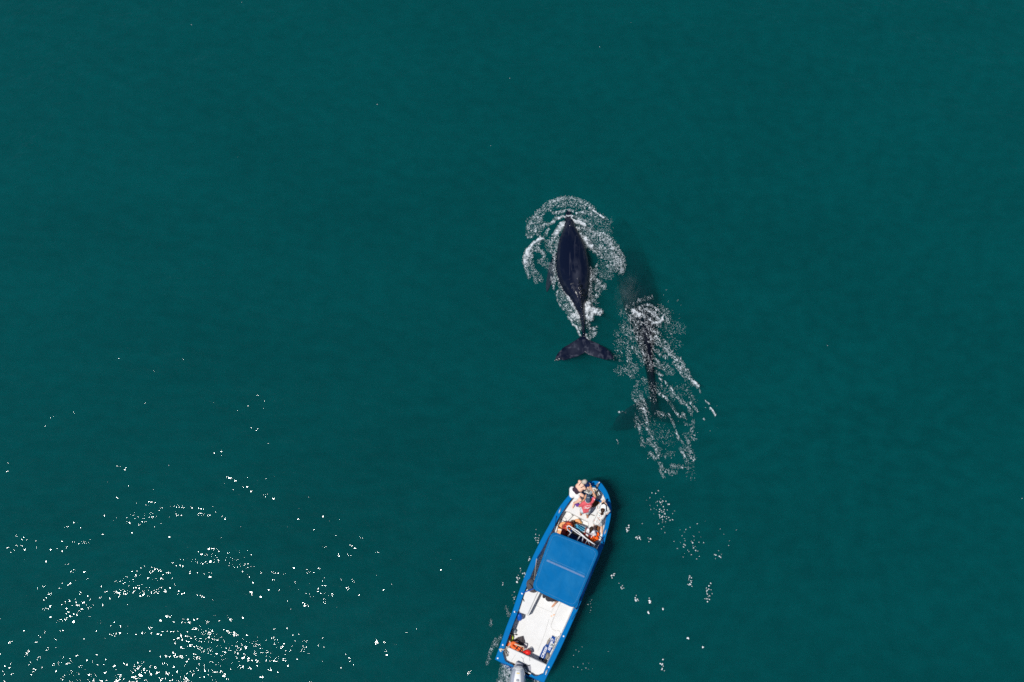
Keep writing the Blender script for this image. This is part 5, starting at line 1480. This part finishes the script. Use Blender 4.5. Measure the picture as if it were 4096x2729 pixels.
# --- man in coral shirt, crouching and holding a phone up
J = dict(pelvis=at(2341, 2039, 1.05), chest=at(2349, 2020, 1.24), shL=at(2334, 2014, 1.34), shR=at(2367, 2006, 1.36), head=at(2352, 2000, 1.52),
         elL=at(2318, 2026, 1.12), wrL=at(2339, 1995, 1.26), elR=at(2381, 1987, 1.38), wrR=at(2368, 1961, 1.40),
         knL=at(2329, 2048, .80), anL=at(2323, 2056, .50), knR=at(2349, 2054, .78), anR=at(2350, 2066, .50), toeL=V3((.1, 1, 0)), toeR=V3((.2, 1, 0)))
J['hdL'] = at(2350, 1972, 1.42) - J['wrL']; J['hdR'] = at(2360, 1948, 1.46) - J['wrR']
p2, G, hd = person('man in coral shirt and dark blue cap crouching at the bow with both arms raised', J, 'skin_tan', V3((.1, 1, -.1)), V3((0, 0, 1)), 1.05, curl=.9)
cloth('shirt', G['torso'] + G['shoulders'] + [(a, r0 + .008, lerp3(a, b, .62), r1 + .012) for c in 'LR' for a, r0, b, r1 in G['upper' + c]], 'coral', p2, .015)
mid = lerp3(J['chest'], J['pelvis'], .30)
def on_back(x, y, z=.0):
    return mid + V3((x, y, 0))
# pale print on the back of the shirt: an outline with a brush stroke, laid on the cloth
pr_ = [ZB(580, 1215), ZB(640, 1170), ZB(740, 1135), ZB(860, 1140), ZB(865, 1160), ZB(800, 1210), ZB(720, 1250), ZB(640, 1235), ZB(580, 1215)]
def drape(px, py):
    """drop a point on the shirt"""
    o_ = bpy.data.objects['shirt']
    p = at(px, py, 1.0)
    dg = bpy.context.evaluated_depsgraph_get()
    org = origin_of(o_)
    d = (p - CAM).normalized()
    hit, loc, nn, fi = o_.ray_cast(CAM - org, d)
    return loc + org + V3((0, 0, .004)) if hit else p + V3((0, 0, .2))
bpy.context.view_layer.update()
mk('shirt_print', tube([drape(*p) for p in pr_], .006, 5), 'skirt', p2)
mk('shirt_print', tube([drape(*ZB(x, y)) for x, y in [(640, 1200), (665, 1222), (700, 1212), (740, 1225), (785, 1215), (820, 1190)]], [.008, .016, .018, .016, .014, .006], 6), 'skirt', p2)
mk('sleeve_print', tube([drape(*ZB(x, y)) for x, y in [(970, 880), (990, 900), (1000, 930)]], .012, 6), 'skirt', p2)
cloth('shorts', G['torso'][:2] + [(a, r0 + .008, lerp3(a, b, .72), r1 + .018) for c in 'LR' for a, r0, b, r1 in G['thigh' + c]], 'short_grey', p2, .014)
H, f, r, u, fr = hd
hair_cap('hair', hd, 'hair_dark', p2, .96)
cp = mk('cap', join(ell(H + u * .045 - f * .005, (.093, .112, .082), fr, 18, 10), loft([[H + u * (.055 - .02 * abs(x)) + f * y + r * x * .08 + u * dz for x, y in ((-1, .07), (-.9, .14), (-.5, .175), (0, .185), (.5, .175), (.9, .14), (1, .07))] for dz in (0, .010)])), 'cap_grey', p2, smooth=True)
mk('cap_button', ell(H + u * .128 - f * .005, (.010, .010, .006), fr, 8, 5), 'cap_grey', cp)
mk('cap_emblem', tube([H + u * .112 + f * .055 + r * x for x in (-.04, -.015, .01, .04)], [.008, .013, .008, .012], 6), 'short_grey', cp)
mk('cap_trim', tube([H - u * .0 + r * .092 * math.cos(a) + f * (.108 * math.sin(a)) - u * .012 for a in [math.pi * (1.0 + k / 12) for k in range(13)]], .012, 6), 'short_grey', cp)
fo = empty('phone', at(2364, 1965, 1.45), 'pale phone held out over the bow by the man in the coral shirt', 'phone')
mk('phone_case', box(at(2363, 1972, 1.42), (.08, .15, .014), Matrix.Rotation(-.7, 3, 'Z'), bev=.006), 'white', fo)
mk('phone_screen', box(at(2363, 1972, 1.432), (.068, .132, .006), Matrix.Rotation(-.7, 3, 'Z')), 'jug', fo)
mk('wrist_watch', tube([J['wrL'] + V3((.028 * math.cos(a), .008, .028 * math.sin(a))) for a in [k * math.pi / 6 for k in range(13)]], .010, 6), 'black', p2)

# --- woman in the floral shirt and white visor kneeling against the starboard gunwale
J = dict(pelvis=at(2389, 2088, .86), chest=at(2402, 2062, 1.06), shL=at(2393, 2040, 1.17), shR=at(2427, 2052, 1.17), head=at(2411, 2040, 1.33),
         elL=at(2395, 2024, 1.14), wrL=at(2407, 2013, 1.18), elR=at(2436, 2044, 1.14), wrR=at(2427, 2025, 1.18),
         hipL=at(2384, 2090, .80), hipR=at(2399, 2095, .80), knL=at(2379, 2097, .56), anL=at(2379, 2124, .52), knR=at(2404, 2100, .56), anR=at(2407, 2116, .52),
         toeL=V3((0, -1, 0)), toeR=V3((0, -1, 0)))
J['hdL'] = at(2415, 2003, 1.22) - J['wrL']; J['hdR'] = at(2420, 2013, 1.22) - J['wrR']
p3, G, hd = person('woman in pale floral shirt and white visor kneeling by the starboard bow with bare legs', J, 'skin_mid', V3((.25, 1, .02)), V3((0, 0, 1)), .98, slim=.95)
cloth('shirt', G['torso'] + G['shoulders'] + G['upperL'] + G['upperR'] + [(a, r0, lerp3(a, b, .9), r1) for c in 'LR' for a, r0, b, r1 in G['fore' + c]], 'floral', p3, .014)
cloth('shorts', [(J['pelvis'] - V3((.05, 0, .03)), .105, J['pelvis'] + V3((.07, 0, -.03)), .105), (J['hipL'], .09, lerp3(J['hipL'], J['knL'], .2), .088), (J['hipR'], .09, lerp3(J['hipR'], J['knR'], .2), .088)], 'floral', p3, .010)
H, f, r, u, fr = hd
hair_cap('hair', hd, 'hair_dark', p3, .98, [tcap(H - f * .10 + u * .03, .042, H - f * .15 - u * .06, .045), tcap(H - f * .15 - u * .06, .045, H - f * .16 - u * .22, .02)])
vz = mk('visor', loft([[H + u * (.04 + dz) + f * y + r * x for x, y in ((-.09, .02), (-.085, .10), (-.06, .17), (-.02, .20), (.02, .20), (.06, .17), (.085, .10), (.09, .02), (.05, .06), (-.05, .06))] for dz in (0, .012)]), 'white', p3)
mk('visor_band', tube([H + u * .045 + r * .095 * math.cos(a) + f * .105 * math.sin(a) for a in [2 * math.pi * k / 20 for k in range(21)]], .013, 6), 'white', vz)
bn = empty('binoculars', at(2412, 2012, 1.2), 'dark slim camera held in front of the woman in the floral shirt', 'camera')
mk('camera_body', box(at(2413, 2016, 1.22), (.13, .045, .07), Matrix.Rotation(-.1, 3, 'Z'), bev=.008), 'black', bn)
mk('camera_lens', tube([at(2413, 2014, 1.22), at(2414, 2010, 1.22)], .025, 10), 'black', bn)
bn.name = 'compact_camera'

# --- child in white beside the cool box
J = dict(pelvis=at(2363, 2131, .58), chest=at(2363, 2124, .80), shL=at(2353, 2120, .88), shR=at(2374, 2127, .88), head=at(2366, 2114, 1.03),
         elL=at(2347, 2128, .72), wrL=at(2352, 2139, .60), elR=at(2381, 2138, .74), wrR=at(2371, 2139, .62),
         hipL=at(2357, 2132, .56), hipR=at(2368, 2134, .56), knL=at(2346, 2142, .62), anL=at(2354, 2152, .54), knR=at(2384, 2146, .60), anR=at(2368, 2149, .52), toeL=V3((1, -.3, 0)), toeR=V3((-1, -.3, 0)))
p4, G, hd = person('small dark haired person in white sitting cross legged beside the blue cool box', J, 'skin_tan', V3((.35, .9, .1)), V3((0, 0, 1)), .82)
cloth('shirt', G['torso'] + G['shoulders'] + G['upperL'] + G['upperR'] + [(a, r0, lerp3(a, b, .7), r1) for a, r0, b, r1 in G['foreR']], 'white_shirt', p4, .016)
cloth('trousers', [(a, r0, lerp3(a, b, .8), r1 + .008) for c in 'LR' for a, r0, b, r1 in G['thigh' + c]] + G['shinR'], 'white_shirt', p4, .010)
H, f, r, u, fr = hd
hair_cap('hair', hd, 'hair_dark', p4, .90, [ell(H - f * .11 - u * .02, (.045, .045, .045), fr), ell(H - f * .16 - u * .05, (.03, .04, .03), fr)])
mk('hair_tie', tube([H - f * .085 - u * .01 + r * .03 * math.cos(a) + u * .03 * math.sin(a) for a in [k * math.pi / 5 for k in range(11)]], .008, 6), 'red_cloth', p4)

# --- skipper under the canopy, only back and heel in the light
J = dict(pelvis=at(*Z2(985, 1225), .62), chest=at(*Z2(960, 1150), .90), shL=at(*Z2(890, 1160), 1.02), shR=at(*Z2(1010, 1150), 1.02), head=at(*Z2(960, 1110), 1.2),
         elL=at(*Z2(885, 1205), .80), wrL=at(*Z2(920, 1150), .66), elR=at(*Z2(1050, 1190), .80), wrR=at(*Z2(1030, 1120), .68),
         hipL=at(*Z2(960, 1215), .58), hipR=at(*Z2(1020, 1235), .58), knL=at(*Z2(930, 1080), .60), anL=at(*Z2(935, 1070), .20), knR=at(*Z2(1085, 1250), .52), anR=at(*Z2(1062, 1310), .22), toeL=V3((0, 1, 0)), toeR=V3((-.6, -.6, 0)))
p5, G, hd = person('person in dark clothes sitting half hidden under the aft edge of the canopy', J, 'skin_tan', FWD.copy(), V3((0, 0, 1)), 1.0)
cloth('shirt', G['torso'] + G['shoulders'] + G['upperL'] + G['upperR'], 'dark_shirt', p5, .016)
cloth('shorts', G['torso'][:1] + [(a, r0, lerp3(a, b, .8), r1 + .01) for c in 'LR' for a, r0, b, r1 in G['thigh' + c]], 'dark_shirt', p5, .013)
hair_cap('hair', hd, 'hair_dark', p5, 1.0)
st = empty('stool', at(*Z2(985, 1225), FZ), 'low white seat box under the person beneath the canopy', 'seat')
mk('seat_box', box(at(*Z2(975, 1195), FZ + .17), (.34, .30, .33), RB, bev=.02), 'gelcoat', st)
mk('seat_lid', box(at(*Z2(975, 1195), FZ + .345), (.36, .32, .025), RB, bev=.008), 'gelcoat', st)
mk('shirt_piping', tube(curve([at(*Z2(905, 1250), .74), at(*Z2(950, 1290), .70), at(*Z2(1010, 1300), .68), at(*Z2(1060, 1285), .66)], 4), .008, 5), 'white', p5)
# ------------------------------------------------------------------ wash round the motor, loose flecks, blow
Cw = [([ZM(60, 560), ZM(120, 700), ZM(60, 900), ZM(100, 1100), ZM(60, 1400)], 22, .55, .42), ([ZM(200, 640), ZM(380, 700), ZM(300, 900)], 16, .45, .36), ([ZM(180, 900), ZM(200, 1100), ZM(120, 1300)], 18, .5, .40), ([ZM(350, 640), ZM(460, 680)], 9, .4, .3),
      ([ZM(1440, 1290), ZM(1600, 1330), ZM(1760, 1420)], 8, .5, .4), ([ZM(-60, 560), ZM(-120, 800), ZM(-160, 1400)], 16, .3, .32), ([ZM(60, 1500), ZM(300, 1700), ZM(200, 2200), ZM(800, 2100)], 40, .55, .4), ([ZM(1000, 1700), ZM(1500, 1700)], 30, .5, .4),
      ([Z3(0, 1240), Z3(60, 1000), Z3(150, 830)], 8, .20, .34), ([Z3(330, 260), Z3(370, 380)], 9, .16, .30), ([Z3(230, 760), Z3(160, 930)], 7, .12, .26), ([Z3(60, 480), Z3(50, 580)], 6, .1, .22)]  # sun glints along the port side, put in as foam strokes
DEN = 0.8
foam_field('motor_wash_and_glints', 1940, 2380, 2190, 2860, Cw, 'churned white wash beside the outboard motor and painted glints off the port quarter', lace=8)
# loose foam flecks, with white flecks standing in for sun glints beside the boat
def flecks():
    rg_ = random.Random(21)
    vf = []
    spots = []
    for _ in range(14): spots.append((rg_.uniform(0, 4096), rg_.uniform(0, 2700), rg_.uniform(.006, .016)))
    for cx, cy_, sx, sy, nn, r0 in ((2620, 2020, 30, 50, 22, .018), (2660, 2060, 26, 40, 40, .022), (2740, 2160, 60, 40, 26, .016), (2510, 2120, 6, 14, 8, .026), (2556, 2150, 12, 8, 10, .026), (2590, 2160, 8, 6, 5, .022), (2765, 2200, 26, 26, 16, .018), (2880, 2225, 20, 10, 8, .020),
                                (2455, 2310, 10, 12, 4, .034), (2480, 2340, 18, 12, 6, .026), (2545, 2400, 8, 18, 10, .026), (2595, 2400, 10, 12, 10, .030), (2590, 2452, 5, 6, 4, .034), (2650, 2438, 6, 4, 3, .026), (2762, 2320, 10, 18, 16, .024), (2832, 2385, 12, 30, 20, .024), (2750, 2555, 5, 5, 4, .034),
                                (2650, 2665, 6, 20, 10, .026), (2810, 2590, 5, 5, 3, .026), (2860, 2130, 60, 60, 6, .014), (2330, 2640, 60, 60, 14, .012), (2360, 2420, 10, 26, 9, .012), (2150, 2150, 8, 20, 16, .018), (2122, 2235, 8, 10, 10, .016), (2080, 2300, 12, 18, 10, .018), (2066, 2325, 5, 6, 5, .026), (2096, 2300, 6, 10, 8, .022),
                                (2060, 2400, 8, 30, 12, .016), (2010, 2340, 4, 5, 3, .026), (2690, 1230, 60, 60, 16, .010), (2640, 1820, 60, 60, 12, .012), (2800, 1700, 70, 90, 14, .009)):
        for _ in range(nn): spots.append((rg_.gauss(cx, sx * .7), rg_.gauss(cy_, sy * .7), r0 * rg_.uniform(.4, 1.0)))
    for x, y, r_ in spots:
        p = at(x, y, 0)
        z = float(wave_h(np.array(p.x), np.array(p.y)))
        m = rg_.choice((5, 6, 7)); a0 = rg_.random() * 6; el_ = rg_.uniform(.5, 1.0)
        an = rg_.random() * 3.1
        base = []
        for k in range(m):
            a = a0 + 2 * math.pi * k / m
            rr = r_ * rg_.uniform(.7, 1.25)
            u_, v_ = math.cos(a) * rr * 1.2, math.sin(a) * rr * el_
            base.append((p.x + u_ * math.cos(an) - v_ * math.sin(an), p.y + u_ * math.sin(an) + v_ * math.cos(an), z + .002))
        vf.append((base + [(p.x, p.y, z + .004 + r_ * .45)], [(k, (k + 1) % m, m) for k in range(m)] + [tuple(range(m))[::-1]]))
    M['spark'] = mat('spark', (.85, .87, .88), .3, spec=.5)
    o = mk('foam_and_glint_flecks', join(*vf), 'spark')
    tag(o, 'scattered small white flecks of foam and painted sun glints on the open water', 'foam', kind='stuff')
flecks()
def blow():
    m = bpy.data.materials.new('blow_mist')
    m.use_nodes = True
    t = m.node_tree
    t.nodes.clear()
    out = N(t, 'ShaderNodeOutputMaterial')
    pv_ = N(t, 'ShaderNodeVolumePrincipled')
    pv_.inputs['Color'].default_value = (.85, .82, .86, 1)
    tc = N(t, 'ShaderNodeTexCoord')
    ln = N(t, 'ShaderNodeVectorMath', operation='LENGTH')
    t.links.new(tc.outputs['Object'], ln.inputs[0])
    fo_ = N(t, 'ShaderNodeMapRange')
    fo_.inputs['From Min'].default_value = .15; fo_.inputs['From Max'].default_value = 1.0
    fo_.inputs['To Min'].default_value = 1.0; fo_.inputs['To Max'].default_value = 0.0
    t.links.new(ln.outputs['Value'], fo_.inputs['Value'])
    nz = N(t, 'ShaderNodeTexNoise'); nz.inputs['Scale'].default_value = 2.6; nz.inputs['Detail'].default_value = 4
    t.links.new(tc.outputs['Object'], nz.inputs['Vector'])
    nr = N(t, 'ShaderNodeMapRange'); nr.inputs['From Min'].default_value = .42; nr.inputs['From Max'].default_value = .75
    t.links.new(nz.outputs['Fac'], nr.inputs['Value'])
    mu = N(t, 'ShaderNodeMath', operation='MULTIPLY')
    t.links.new(fo_.outputs[0], mu.inputs[0]); t.links.new(nr.outputs[0], mu.inputs[1])
    m2 = N(t, 'ShaderNodeMath', operation='MULTIPLY'); m2.inputs[1].default_value = .30
    t.links.new(mu.outputs[0], m2.inputs[0])
    t.links.new(m2.outputs[0], pv_.inputs['Density'])
    t.links.new(pv_.outputs[0], out.inputs['Volume'])
    o = mk('blow_mist', ell((0, 0, 0), (1, 1, 1), None, 24, 14), m, local=True)
    o.location = at(2508, 1175, .75)
    o.scale = (.55, 1.0, .55)
    o.rotation_euler = (0, 0, -.25)
    tag(o, 'thin pale mist of the submerged whale\'s breath drifting over the water', 'mist', kind='stuff')
blow()
